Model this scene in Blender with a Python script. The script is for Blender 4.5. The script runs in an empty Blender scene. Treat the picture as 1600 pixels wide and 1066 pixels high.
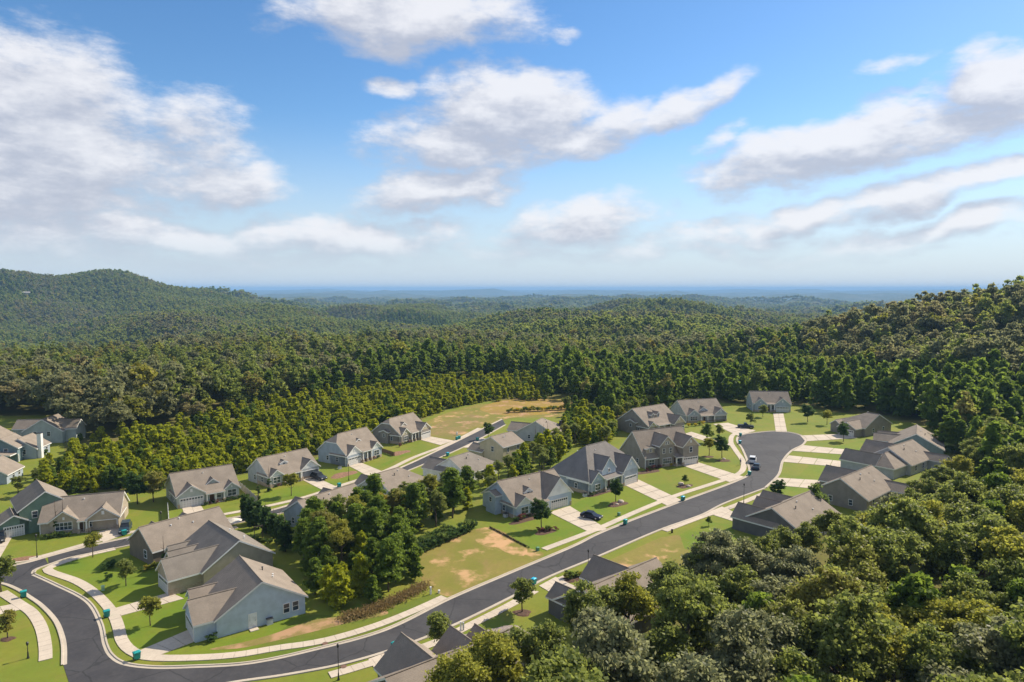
import bpy, math, random
import numpy as np
from mathutils import Matrix, Vector
random.seed(7); RNG = np.random.default_rng(11)
S = bpy.context.scene
COL = S.collection

# ------------------------------------------------------------------ camera, sky, sun, exposure
F, CX, CY, H = 1066.7, 800.0, 533.0, 50.0
PITCH = math.atan(81 / F)
cam_d = bpy.data.cameras.new('camera'); cam = bpy.data.objects.new('camera', cam_d); COL.objects.link(cam)
cam_d.sensor_width = 36.0; cam_d.lens = 36.0 * F / 1600.0
cam_d.clip_start = 0.5; cam_d.clip_end = 90000
cam.location = (0, 0, H); cam.rotation_euler = (math.pi / 2 - PITCH, 0, 0)
S.camera = cam

SUN_AZ, SUN_EL = math.radians(54), math.radians(40)      # clockwise from +Y (the view direction)
SUN_STRENGTH, SKY_STRENGTH = 4.8, 0.12
S.view_settings.view_transform = 'Standard'; S.view_settings.look = 'None'
S.view_settings.exposure = 0.5; S.view_settings.gamma = 1.0; S.view_settings.use_curve_mapping = False
sl = bpy.data.lights.new('sun', 'SUN'); so = bpy.data.objects.new('sun', sl); COL.objects.link(so)
sl.energy = SUN_STRENGTH; sl.angle = math.radians(0.55); sl.color = (1.0, 0.90, 0.74)
sd = Vector((math.sin(SUN_AZ) * math.cos(SUN_EL), math.cos(SUN_AZ) * math.cos(SUN_EL), math.sin(SUN_EL)))
so.rotation_euler = sd.to_track_quat('Z', 'Y').to_euler(); so.location = (60, 60, 120)


def ray(px, py):
    x = (px - CX) / F; y = (CY - py) / F
    c, s = math.cos(PITCH), math.sin(PITCH)
    return Vector((x, c + y * s, -s + y * c))


def G(px, py, z=0.0):
    d = ray(px, py); t = (z - H) / d.z
    return Vector((d.x * t, d.y * t, z))


class NT:
    """small helper to write node trees"""
    def __init__(self, tree): self.t = tree; tree.nodes.clear()
    def n(self, typ, ins=None, **kw):
        nd = self.t.nodes.new(typ)
        for k, v in kw.items(): setattr(nd, k, v)
        for k, v in (ins or {}).items():
            sock = nd.inputs[k]
            if isinstance(v, bpy.types.NodeSocket): self.t.links.new(v, sock)
            else: sock.default_value = v
        return nd
    def math(self, op, a, b=0.0, clamp=False):
        return self.n('ShaderNodeMath', {0: a, 1: b}, operation=op, use_clamp=clamp).outputs[0]
    def mix(self, f, a, b):
        nd = self.n('ShaderNodeMix', data_type='RGBA')
        for k, v in ((0, f), (6, a), (7, b)):
            if isinstance(v, bpy.types.NodeSocket): self.t.links.new(v, nd.inputs[k])
            else: nd.inputs[k].default_value = v if k == 0 else (*v, 1) if len(v) == 3 else v
        return nd.outputs[2]
    def ramp(self, f, a, b):
        return self.n('ShaderNodeMapRange', {0: f, 1: a, 2: b}, interpolation_type='SMOOTHSTEP').outputs[0]


W = bpy.data.worlds.new('World'); S.world = W; W.use_nodes = True
# cloud masses as (picture x, picture y, half width, half height, tilt in degrees, weight): directions in the sky
CLOUDS = [(20, 215, 205, 150, 0, 1.15), (300, 225, 95, 85, 25, .62), (330, 285, 120, 30, 0, .8), (90, 300, 170, 50, 0, .8),
          (170, 362, 330, 34, 2, .8), (520, 370, 230, 40, 0, .8), (240, 405, 420, 22, 0, .5),
          (640, 22, 215, 58, 0, 1.0), (800, 170, 170, 66, 0, 1.1), (740, 225, 185, 62, 5, 1.0), (1060, 165, 120, 32, 20, .85),
          (690, 300, 140, 42, 5, .95), (925, 205, 120, 45, 15, .9), (610, 132, 42, 24, 0, .7), (500, 42, 28, 12, 0, .5),
          (1320, 235, 220, 52, 8, 1.1), (1570, 120, 80, 66, 30, 1.0), (1530, 190, 110, 34, 5, .95), (1470, 300, 220, 26, 9, .95),
          (1250, 335, 190, 24, 6, .85), (900, 350, 150, 40, 8, .8), (1460, 362, 200, 20, 6, .75), (1130, 215, 52, 16, 8, .5),
          (1395, 108, 45, 12, 12, .45), (1440, 145, 60, 12, 15, .45), (875, 44, 24, 11, 0, .5), (1000, 393, 500, 18, 0, .5),
          (1130, 372, 160, 20, 0, .5)]


def build_world():
    grp = bpy.data.node_groups.new('cloud_field', 'ShaderNodeTree')
    grp.interface.new_socket('P', in_out='INPUT', socket_type='NodeSocketVector')
    grp.interface.new_socket('D', in_out='OUTPUT', socket_type='NodeSocketFloat')
    g = NT(grp)
    gi = g.n('NodeGroupInput'); go = g.n('NodeGroupOutput')
    P = gi.outputs[0]
    warp = g.n('ShaderNodeTexNoise', {'Vector': P, 'Scale': 7.0, 'Detail': 3.0})
    wv = g.n('ShaderNodeVectorMath', {0: warp.outputs['Color'], 1: (.5, .5, .5)}, operation='SUBTRACT')
    wv = g.n('ShaderNodeVectorMath', {0: wv.outputs[0], 'Scale': 0.10}, operation='SCALE')
    PW = g.n('ShaderNodeVectorMath', {0: P, 1: wv.outputs[0]}, operation='ADD').outputs[0]
    flat = g.n('ShaderNodeVectorMath', {0: PW, 1: (1, 1, 0)}, operation='MULTIPLY').outputs[0]
    acc = None
    for (px, py, a, b, tilt, w) in CLOUDS:
        d = ray(px, py).normalized()
        m = g.n('ShaderNodeMapping', {'Vector': flat, 'Location': (math.atan2(d.x, d.y), math.asin(d.z), 0),
                'Rotation': (0, 0, math.radians(tilt)), 'Scale': (a * 1.02 / F, b * .98 / F, 1)}, vector_type='TEXTURE')
        r2 = g.n('ShaderNodeVectorMath', {0: m.outputs[0], 1: m.outputs[0]}, operation='DOT_PRODUCT').outputs['Value']
        v = g.math('MULTIPLY_ADD', r2, -w); v.node.inputs[2].default_value = w
        acc = v if acc is None else g.n('ShaderNodeMath', {0: acc, 1: v, 2: 0.12}, operation='SMOOTH_MAX').outputs[0]
    # the same broken cloud goes on all round the sky
    sep = g.n('ShaderNodeSeparateXYZ', {0: P})
    far = g.n('ShaderNodeTexNoise', {'Vector': g.n('ShaderNodeVectorMath', {0: P, 1: (1.0, 3.0, 1)}, operation='MULTIPLY').outputs[0],
              'Scale': 2.3, 'Detail': 2.0}).outputs[0]
    side = g.ramp(g.math('ABSOLUTE', sep.outputs[0]), .72, .95)
    high = g.ramp(sep.outputs[1], .46, .6)
    out = g.math('MAXIMUM', side, high)
    fv = g.math('MULTIPLY', g.math('MULTIPLY', g.math('SUBTRACT', far, .44), 5.0), out)
    fv = g.math('SUBTRACT', fv, g.math('MULTIPLY', g.math('SUBTRACT', 1.0, out), 2.0))
    acc = g.math('MAXIMUM', acc, fv)
    acc = g.math('MAXIMUM', acc, -.7)
    nz = g.n('ShaderNodeTexNoise', {'Vector': g.n('ShaderNodeVectorMath', {0: P, 1: (1.0, 2.3, 1)}, operation='MULTIPLY').outputs[0],
             'Scale': 12.0, 'Detail': 10.0, 'Roughness': .64}).outputs[0]
    tot = g.math('ADD', acc, g.math('MULTIPLY', g.math('SUBTRACT', nz, .5), 2.1))
    grp.links.new(tot, go.inputs[0])

    w = NT(W.node_tree)
    tc = w.n('ShaderNodeTexCoord'); sp = w.n('ShaderNodeSeparateXYZ', {0: tc.outputs['Generated']})
    az = w.math('ARCTAN2', sp.outputs[0], sp.outputs[1]); el = w.math('ARCSINE', sp.outputs[2])
    P = w.n('ShaderNodeCombineXYZ', {0: az, 1: el, 2: 0.0}).outputs[0]
    UP = w.n('ShaderNodeVectorMath', {0: P, 1: (0.012, 0.030, 0)}, operation='ADD').outputs[0]
    d0 = w.n('ShaderNodeGroup', node_tree=grp); w.t.links.new(P, d0.inputs[0])
    d1 = w.n('ShaderNodeGroup', node_tree=grp); w.t.links.new(UP, d1.inputs[0])
    sky = w.n('ShaderNodeTexSky', sky_type='NISHITA', sun_disc=False, sun_elevation=SUN_EL, sun_rotation=SUN_AZ,
              altitude=400.0, air_density=1.0, dust_density=.3, ozone_density=3.0)
    sat = w.n('ShaderNodeHueSaturation', {'Hue': .5, 'Saturation': 1.2, 'Value': 1.0, 'Color': sky.outputs[0]})
    skyc = w.n('ShaderNodeVectorMath', {0: sat.outputs[0], 'Scale': SKY_STRENGTH * 1.12}, operation='SCALE').outputs[0]
    alpha = w.ramp(d0.outputs[0], -0.16, 0.80)
    alpha = w.math('MULTIPLY', alpha, .92)
    lit = w.ramp(w.math('SUBTRACT', d0.outputs[0], w.math('MULTIPLY', d1.outputs[0], .92)), -.38, .85)
    ccol = w.mix(lit, (.46, .49, .58), (.82, .82, .85))
    # pale air low over the horizon
    low = w.math('MULTIPLY', w.math('SUBTRACT', 1.0, w.ramp(el, -.02, 0.25)), .90)
    base = w.mix(low, skyc, (.55, .635, .735))
    thick = w.math('MULTIPLY', alpha, w.math('SUBTRACT', 1.0, w.math('MULTIPLY', w.math('SUBTRACT', 1.0, w.ramp(el, 0.01, 0.085)), .85)))
    fin = w.mix(thick, base, ccol)
    bg = w.n('ShaderNodeBackground', {'Color': fin, 'Strength': .80})
    o = w.n('ShaderNodeOutputWorld'); w.t.links.new(bg.outputs[0], o.inputs[0])


build_world()
S.cycles.use_denoising = True; S.cycles.denoiser = 'OPENIMAGEDENOISE'; S.cycles.denoising_prefilter = 'ACCURATE'
S.cycles.max_bounces = 6; S.cycles.diffuse_bounces = 4; S.cycles.glossy_bounces = 2
S.cycles.transmission_bounces = 3; S.cycles.volume_bounces = 0; S.cycles.transparent_max_bounces = 4
S.cycles.caustics_reflective = False; S.cycles.caustics_refractive = False

# ------------------------------------------------------------------ materials
MATS = {}


def material(name, build):
    if name in MATS: return MATS[name]
    m = bpy.data.materials.new(name); m.use_nodes = True
    t = NT(m.node_tree); out = t.n('ShaderNodeOutputMaterial')
    sh = build(t); t.t.links.new(sh, out.inputs[0]); MATS[name] = m
    return m


def pos(t, scale=(1, 1, 1), obj=False):
    src = t.n('ShaderNodeTexCoord').outputs['Object'] if obj else t.n('ShaderNodeNewGeometry').outputs['Position']
    return t.n('ShaderNodeVectorMath', {0: src, 1: scale}, operation='MULTIPLY').outputs[0]


def noise(t, scale, detail=4, rough=.55, stretch=(1, 1, 1), obj=False):
    return t.n('ShaderNodeTexNoise', {'Vector': pos(t, stretch, obj), 'Scale': scale, 'Detail': detail, 'Roughness': rough}).outputs[0]


def plain(name, col, rough=.6, var=.18, vscale=1.5, metal=0.0, spec=.4, obj=False):
    def b(t):
        n = noise(t, vscale, obj=obj)
        c = t.mix(t.ramp(n, .3, .7), tuple(x * (1 - var) for x in col), tuple(min(1, x * (1 + var)) for x in col))
        return t.n('ShaderNodeBsdfPrincipled', {'Base Color': c, 'Roughness': rough, 'Metallic': metal, 'Specular IOR Level': spec}).outputs[0]
    return material(name, b)


def siding(name, col, step=.19):
    def b(t):
        src = t.n('ShaderNodeTexCoord').outputs['Object']
        z = t.n('ShaderNodeSeparateXYZ', {0: src}).outputs[2]
        saw = t.math('FRACT', t.math('DIVIDE', z, step))
        n = noise(t, .8, obj=True); n2 = noise(t, 6.0, obj=True, stretch=(1, 1, 6))
        c = t.mix(t.ramp(n, .3, .7), tuple(x * .9 for x in col), tuple(x * 1.1 for x in col))
        c = t.mix(t.math('MULTIPLY', n2, .25), c, tuple(x * .8 for x in col))
        bp = t.n('ShaderNodeBump', {'Height': saw, 'Strength': .8, 'Distance': .03})
        return t.n('ShaderNodeBsdfPrincipled', {'Base Color': c, 'Roughness': .65, 'Normal': bp.outputs[0], 'Specular IOR Level': .3}).outputs[0]
    return material(name, b)


def stone(name, a, c2):
    def b(t):
        v = t.n('ShaderNodeTexVoronoi', {'Vector': pos(t, (1, 1, 1.8), True), 'Scale': 3.2})
        c = t.mix(v.outputs['Color'], a, c2)
        bp = t.n('ShaderNodeBump', {'Height': v.outputs['Distance'], 'Strength': .7, 'Distance': .04})
        return t.n('ShaderNodeBsdfPrincipled', {'Base Color': c, 'Roughness': .85, 'Normal': bp.outputs[0]}).outputs[0]
    return material(name, b)


def shingle(name, col):
    def b(t):
        src = t.n('ShaderNodeTexCoord').outputs['Object']
        z = t.n('ShaderNodeSeparateXYZ', {0: src}).outputs[2]
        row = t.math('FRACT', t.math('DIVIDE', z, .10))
        n1 = noise(t, .5, 3, obj=True); n2 = noise(t, 5.0, 3, .7, (1, 1, 2.5), True); n3 = noise(t, 26.0, 2, .6, (1, 1, 1), True)
        c = t.mix(t.ramp(n1, .3, .7), tuple(x * .86 for x in col), tuple(x * 1.12 for x in col))
        c = t.mix(t.math('MULTIPLY', t.ramp(n2, .35, .75), .6), c, tuple(x * .62 for x in col))
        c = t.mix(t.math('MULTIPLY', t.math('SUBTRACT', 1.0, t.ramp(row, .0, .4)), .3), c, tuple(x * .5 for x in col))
        c = t.mix(t.math('MULTIPLY', t.ramp(n3, .4, .7), .35), c, tuple(x * 1.35 for x in col))
        c = t.mix(t.math('MULTIPLY', t.ramp(row, .0, .35), -.22), c, tuple(x * .4 for x in col)) if False else c
        bp = t.n('ShaderNodeBump', {'Height': row, 'Strength': .7, 'Distance': .03})
        return t.n('ShaderNodeBsdfPrincipled', {'Base Color': c, 'Roughness': .9, 'Normal': bp.outputs[0], 'Specular IOR Level': .2}).outputs[0]
    return material(name, b)


def grass(name, a, b_, dirt=0.0, dirtcol=(.42, .25, .14)):
    def b(t):
        n1 = noise(t, .09, 4); n2 = noise(t, .9, 4, .65); n3 = noise(t, 9.0, 3, .7); n4 = noise(t, .28, 5, .7, (1.0, .55, 1))
        c = t.mix(t.ramp(n1, .34, .66), a, b_)
        c = t.mix(t.math('MULTIPLY', t.ramp(n4, .50, .68), .55), c, (b_[0] * 1.12, b_[1] * .88, b_[2] * 1.5))
        c = t.mix(t.math('MULTIPLY', t.ramp(n2, .35, .7), .4), c, tuple(x * .72 for x in b_))
        c = t.mix(t.math('MULTIPLY', t.ramp(n3, .4, .7), .32), c, tuple(x * .55 for x in a))
        if dirt:
            dm = noise(t, .16, 5, .62)
            c = t.mix(t.math('MULTIPLY', t.ramp(dm, .66 - dirt * .3, .80 - dirt * .3), .85), c, dirtcol)
        bp = t.n('ShaderNodeBump', {'Height': n3, 'Strength': .6, 'Distance': .06})
        return t.n('ShaderNodeBsdfPrincipled', {'Base Color': c, 'Roughness': .85, 'Normal': bp.outputs[0], 'Specular IOR Level': .15}).outputs[0]
    return material(name, b)


def concrete(name, col):
    def b(t):
        n1 = noise(t, .25, 4); n2 = noise(t, 3.0, 4, .7); rnd = t.n('ShaderNodeObjectInfo').outputs['Random']
        c = t.mix(t.ramp(n1, .3, .7), tuple(x * .9 for x in col), tuple(x * 1.06 for x in col))
        c = t.mix(t.math('MULTIPLY', t.ramp(n2, .45, .75), .45), c, tuple(x * .66 for x in col))
        c = t.mix(t.math('MULTIPLY', rnd, .22), c, tuple(x * .78 for x in col))
        return t.n('ShaderNodeBsdfPrincipled', {'Base Color': c, 'Roughness': .85, 'Specular IOR Level': .25}).outputs[0]
    return material(name, b)


def asphalt():
    def b(t):
        n1 = noise(t, .12, 5, .65); n2 = noise(t, 1.2, 5, .7, (1, 1, 1)); n3 = noise(t, 14.0, 2, .6)
        vor = t.n('ShaderNodeTexVoronoi', {'Vector': t.n('ShaderNodeVectorMath', {0: pos(t), 1: t.n('ShaderNodeTexNoise', {'Vector': pos(t), 'Scale': .5, 'Detail': 4.0}).outputs['Color']}, operation='ADD').outputs[0], 'Scale': .11}, feature='DISTANCE_TO_EDGE').outputs['Distance']
        c = t.mix(t.ramp(n1, .3, .7), (.042, .040, .043), (.068, .065, .066))
        c = t.mix(t.math('MULTIPLY', t.ramp(n2, .4, .75), .45), c, (.085, .08, .08))
        c = t.mix(t.math('MULTIPLY', t.ramp(n3, .45, .7), .25), c, (.03, .03, .03))
        c = t.mix(t.math('MULTIPLY', t.math('SUBTRACT', 1.0, t.ramp(vor, .004, .014)), .6), c, (.02, .02, .02))
        return t.n('ShaderNodeBsdfPrincipled', {'Base Color': c, 'Roughness': .8, 'Specular IOR Level': .3}).outputs[0]
    return material('asphalt', b)


def foliage(name, dark, light, autumn=None, spec=.2, rough=.55, transl=.5):
    def b(t):
        tint = t.n('ShaderNodeAttribute', attribute_name='tint').outputs['Fac']
        rnd = t.n('ShaderNodeObjectInfo').outputs['Random']
        c = t.mix(tint, dark, light)
        c = t.mix(t.math('MULTIPLY', t.ramp(rnd, .0, 1.0), .32), c, tuple(x * .6 for x in dark))
        if autumn:
            c = t.mix(t.math('MULTIPLY', t.ramp(rnd, .80, .97), .7), c, autumn)
        p = t.n('ShaderNodeBsdfPrincipled', {'Base Color': c, 'Roughness': rough, 'Specular IOR Level': spec})
        tr = t.n('ShaderNodeBsdfTranslucent', {'Color': t.mix(.65, c, tuple(min(.85, q * 1.5) for q in light))})
        return t.n('ShaderNodeMixShader', {0: transl, 1: p.outputs[0], 2: tr.outputs[0]}).outputs[0]
    return material(name, b)


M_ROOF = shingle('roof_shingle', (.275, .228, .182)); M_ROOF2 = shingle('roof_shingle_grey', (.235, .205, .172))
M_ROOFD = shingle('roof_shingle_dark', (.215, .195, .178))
M_TRIM = plain('white_trim', (.72, .71, .68), .5, .05)
M_GLASS = plain('window_glass', (.035, .05, .065), .06, .3, .7, spec=.7)
M_CONC = concrete('concrete_pale', (.56, .475, .375)); M_KERB = concrete('kerb_concrete', (.50, .43, .34))
M_ASPH = asphalt()
M_BARK = plain('bark', (.12, .09, .065), .95, .35, 4)
M_MULCH = plain('mulch', (.10, .055, .035), .95, .4, 5)
M_STRAW = plain('pine_straw', (.24, .13, .075), .95, .3, 3)
M_BLACK = plain('black_metal', (.02, .02, .022), .45, .2)
M_ROCK = plain('boulder', (.5, .42, .34), .9, .25, 3)
WALLS = {k: siding('siding_' + k, c) for k, c in {
    'sage': (.40, .44, .40), 'grey': (.44, .45, .45), 'blue': (.46, .54, .62), 'slate': (.24, .31, .37), 'taupe': (.28, .25, .215),
    'brown': (.20, .165, .13), 'beige': (.50, .44, .30), 'white': (.80, .80, .78), 'green': (.17, .25, .19), 'tan': (.43, .36, .27),
    'steel': (.36, .41, .46), 'dark': (.15, .145, .14), 'teal': (.17, .235, .25)}.items()}
M_STONE = stone('stone_veneer', (.30, .22, .15), (.46, .38, .29)); M_BRICK = stone('brick_veneer', (.26, .13, .09), (.40, .24, .17))
M_OAK = foliage('oak_leaf', (0.094, 0.122, 0.028), (0.305, 0.340, 0.073), (0.325, 0.256, 0.049), spec=.25, rough=.5)
M_OAKY = foliage('oak_leaf_yellow', (0.143, 0.162, 0.024), (0.394, 0.384, 0.059), (0.443, 0.295, 0.049), spec=.2)
M_OAKG = foliage('oak_leaf_grey', (0.113, 0.126, 0.055), (0.325, 0.330, 0.157), None, spec=.3, rough=.5)
M_PINE = foliage('pine_needle', (0.089, 0.143, 0.019), (0.211, 0.281, 0.036), None, spec=.15, rough=.6)
M_PINEY = foliage('young_pine_needle', (0.197, 0.236, 0.012), (0.424, 0.438, 0.022), None, spec=.15, rough=.6)
M_CYP = foliage('evergreen_leaf', (0.040, 0.084, 0.022), (0.103, 0.167, 0.037), None, spec=.2, rough=.6)
M_FAR = foliage('woodland_leaf', (0.126, 0.166, 0.037), (0.305, 0.344, 0.077), (0.374, 0.256, 0.079), spec=.1, rough=.7)
M_FARG = foliage('woodland_leaf_grey', (0.148, 0.157, 0.073), (0.314, 0.314, 0.143), (0.374, 0.276, 0.118), spec=.1, rough=.7)
M_SHRUB = foliage('shrub_leaf', (0.077, 0.122, 0.030), (0.199, 0.259, 0.053), None)
M_RED = foliage('red_shrub_leaf', (.13, .045, .04), (.25, .10, .08), None)
M_GOLD = foliage('gold_flower', (.35, .25, .02), (.65, .48, .03), None)
M_REED = foliage('dry_grass_blade', (.17, .12, .05), (.36, .26, .11), None, transl=.2)
G_BRIGHT = grass('lawn_bright', (.130, .205, .018), (.185, .225, .022))
G_OLIVE = grass('lawn_olive', (.155, .205, .024), (.215, .225, .030))
G_ROUGH = grass('rough_grass', (.190, .190, .032), (.265, .215, .055), .42, (.55, .33, .17))
G_DEEP = grass('lawn_deep', (.110, .165, .020), (.160, .185, .024))
G_DIRT = grass('dry_dirt_grass', (.20, .19, .045), (.27, .20, .07), .52, (.44, .26, .15))
G_GOLD = grass('golden_field', (.34, .24, .04), (.30, .20, .06), .5)

# ------------------------------------------------------------------ mesh helpers


class MB:
    def __init__(self): self.v = []; self.f = []; self.m = []
    def poly(self, pts, mat=0):
        i = len(self.v); self.v += [tuple(p) for p in pts]; self.f.append(tuple(range(i, i + len(pts)))); self.m.append(mat)
    def box(self, x0, x1, y0, y1, z0, z1, mat=0, taper=0.0):
        i = len(self.v); t = taper
        self.v += [(x0, y0, z0), (x1, y0, z0), (x1, y1, z0), (x0, y1, z0), (x0 + t, y0 + t, z1), (x1 - t, y0 + t, z1), (x1 - t, y1 - t, z1), (x0 + t, y1 - t, z1)]
        for q in ((3, 2, 1, 0), (4, 5, 6, 7), (0, 1, 5, 4), (1, 2, 6, 5), (2, 3, 7, 6), (3, 0, 4, 7)):
            self.f.append(tuple(i + k for k in q)); self.m.append(mat)
    def tube(self, pts, radii, n=8, mat=0, cap=True):
        base = len(self.v); pts = [Vector(p) for p in pts]
        for k, p in enumerate(pts):
            d = (pts[min(k + 1, len(pts) - 1)] - pts[max(k - 1, 0)]).normalized()
            a = d.orthogonal().normalized(); b = d.cross(a)
            for j in range(n):
                an = 2 * math.pi * j / n
                self.v.append(tuple(p + (a * math.cos(an) + b * math.sin(an)) * radii[k]))
        for k in range(len(pts) - 1):
            for j in range(n):
                j2 = (j + 1) % n
                self.f.append((base + k * n + j, base + k * n + j2, base + (k + 1) * n + j2, base + (k + 1) * n + j)); self.m.append(mat)
        if cap:
            self.f.append(tuple(base + j for j in range(n))[::-1]); self.m.append(mat)
            self.f.append(tuple(base + (len(pts) - 1) * n + j for j in range(n))); self.m.append(mat)
    def lathe(self, prof, n=10, mat=0, c=(0, 0)):
        base = len(self.v)
        for (r, z) in prof:
            for j in range(n):
                a = 2 * math.pi * j / n; self.v.append((c[0] + r * math.cos(a), c[1] + r * math.sin(a), z))
        for k in range(len(prof) - 1):
            for j in range(n):
                j2 = (j + 1) % n
                self.f.append((base + k * n + j, base + k * n + j2, base + (k + 1) * n + j2, base + (k + 1) * n + j)); self.m.append(mat)
    def slab(self, top, thick, mat_top=0, mat_side=1):
        """faces TOP (lists of points) made into a solid slab THICK deep"""
        key = {}; vs = []
        def vid(p):
            k = tuple(round(c, 4) for c in p)
            if k not in key: key[k] = len(vs); vs.append(k)
            return key[k]
        fs = [[vid(p) for p in f] for f in top]; n = len(vs); b = len(self.v)
        self.v += vs + [(x, y, z - thick) for x, y, z in vs]
        cnt = {}
        for f in fs:
            self.f.append(tuple(b + i for i in f)); self.m.append(mat_top)
            self.f.append(tuple(b + n + i for i in reversed(f))); self.m.append(mat_side)
            for i in range(len(f)): cnt[(f[i], f[(i + 1) % len(f)])] = 1
        for (i, j) in cnt:
            if (j, i) not in cnt:
                self.f.append((b + j, b + i, b + n + i, b + n + j)); self.m.append(mat_side)
    def mesh(self, name, mats):
        me = bpy.data.meshes.new(name); me.from_pydata(self.v, [], self.f)
        for m in (mats if isinstance(mats, (list, tuple)) else [mats]): me.materials.append(m)
        me.polygons.foreach_set('material_index', self.m); me.update()
        return me
    def build(self, name, mats, parent=None, smooth=False):
        me = self.mesh(name, mats)
        if smooth: me.polygons.foreach_set('use_smooth', [True] * len(me.polygons))
        return link(name, me, parent)


def link(name, me, parent=None, loc=None, rz=None):
    o = bpy.data.objects.new(name, me); COL.objects.link(o)
    if parent is not None: o.parent = parent
    if loc is not None: o.location = loc
    if rz is not None: o.rotation_euler = (0, 0, rz)
    return o


def tag(o, label=None, cat=None, group=None, kind=None):
    for k, v in (('label', label), ('category', cat), ('group', group), ('kind', kind)):
        if v: o[k] = v
    return o


def empty(name, loc=(0, 0, 0), rz=0.0):
    o = bpy.data.objects.new(name, None); COL.objects.link(o); o.location = loc; o.rotation_euler = (0, 0, rz); o.empty_display_size = .5
    return o


def copy_tree(o, parent=None):
    c = o.copy(); COL.objects.link(c)
    if parent is not None: c.parent = parent
    for ch in list(o.children): copy_tree(ch, c)
    return c


def smooth_line(pts, step=1.5, closed=False):
    P = [Vector(p) for p in pts]; n = len(P); out = []
    for i in range(n if closed else n - 1):
        if closed: p0, p1, p2, p3 = P[(i - 1) % n], P[i], P[(i + 1) % n], P[(i + 2) % n]
        else: p0, p1, p2, p3 = P[max(i - 1, 0)], P[i], P[i + 1], P[min(i + 2, n - 1)]
        a = (p1 - p0).length ** .5 or 1e-3; b = (p2 - p1).length ** .5 or 1e-3; c = (p3 - p2).length ** .5 or 1e-3
        m1 = (p2 - p1) if a < 1e-2 else ((p1 - p0) / a - (p2 - p0) / (a + b) + (p2 - p1) / b) * b
        m2 = (p2 - p1) if c < 1e-2 else ((p2 - p1) / b - (p3 - p1) / (b + c) + (p3 - p2) / c) * b
        k = max(2, int((p2 - p1).length / step))
        for j in range(k):
            t = j / k
            out.append(p1 * (2 * t ** 3 - 3 * t * t + 1) + m1 * (t ** 3 - 2 * t * t + t) + p2 * (-2 * t ** 3 + 3 * t * t) + m2 * (t ** 3 - t * t))
    if not closed: out.append(P[-1])
    return out


def resample(line, step):
    out = [line[0].copy()]; acc = 0.0
    for a, b in zip(line, line[1:]):
        L = (b - a).length
        while acc + L >= step:
            t = (step - acc) / L; a = a + (b - a) * t; out.append(a.copy()); L = (b - a).length; acc = 0.0
        acc += L
    return out


def normals(line):
    out = []
    for i in range(len(line)):
        d = line[min(i + 1, len(line) - 1)] - line[max(i - 1, 0)]; d.z = 0; d.normalize(); out.append(Vector((-d.y, d.x, 0)))
    return out


def GL(pts): return [G(*p) for p in pts]


_LAYER = [0]


def sheet(name, pts, z, mat, smooth=True, kind='structure'):
    if z < .045: _LAYER[0] += 1; z = .020 + .0013 * _LAYER[0]      # every ground sheet a little above the one before
    line = smooth_line(pts, 1.2, True) if smooth else pts
    mb = MB(); mb.poly([(p.x, p.y, z) for p in line])
    o = mb.build(name, mat); o['kind'] = kind
    n = mb.f[0]
    if o.data.polygons[0].normal.z < 0: o.data.flip_normals()
    return o


# ------------------------------------------------------------------ terrain
_W = [(RNG.uniform(0, 2 * math.pi), 2 * math.pi / L, RNG.uniform(0, 6.28), A) for L, A in
      ((240, .5), (310, .7), (420, .9), (560, 1.0), (760, 1.0), (330, .6), (900, 1.1))]
_W2 = [(RNG.uniform(0, 2 * math.pi), 2 * math.pi / L, RNG.uniform(0, 6.28), A) for L, A in
       ((1500, .6), (2300, .8), (3100, 1.0), (4400, 1.0), (6100, 1.2))]


def sstep(a, b, x):
    t = np.clip((x - a) / (b - a), 0, 1); return t * t * (3 - 2 * t)


def terrain(x, y):
    x = np.asarray(x, float); y = np.asarray(y, float); d = np.hypot(x, y)
    w = sum(A * np.sin((x * math.cos(a) + y * math.sin(a)) * k + p) for a, k, p, A in _W)
    w2 = sum(A * np.sin((x * math.cos(a) + y * math.sin(a)) * k + p) for a, k, p, A in _W2)
    z = -34 * sstep(300, 1200, d) - 34 * sstep(1300, 4200, d)
    z = z + 9.5 * w * sstep(460, 1200, d) + 16 * w2 * sstep(2200, 6000, d)
    # the wooded shoulder on the slope beside the houses
    hr = 51 * np.exp(-((x - 420) / 200) ** 2 - ((y - 420) / 210) ** 2); z = z + np.maximum(hr - 5, 0)
    # long hill across the valley
    z = z + 128 * np.exp(-((x + 1330) / 520) ** 2 - ((y - 2050) / 420) ** 2) + 58 * np.exp(-((x + 1150) / 330) ** 2 - ((y - 2700) / 300) ** 2)
    z = z + 40 * np.exp(-((x - 380) / 270) ** 2 - ((y - 1500) / 170) ** 2) + 22 * np.exp(-((x - 180) / 160) ** 2 - ((y - 820) / 90) ** 2)
    # far ridges on the skyline
    z = z + 62 * sstep(9000, 22000, d) + 125 * np.exp(-((x + 490) / 420) ** 2 - ((y - 14500) / 500) ** 2) + 50 * np.exp(-((x + 1300) / 1200) ** 2 - ((y - 14500) / 500) ** 2)
    return z


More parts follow.
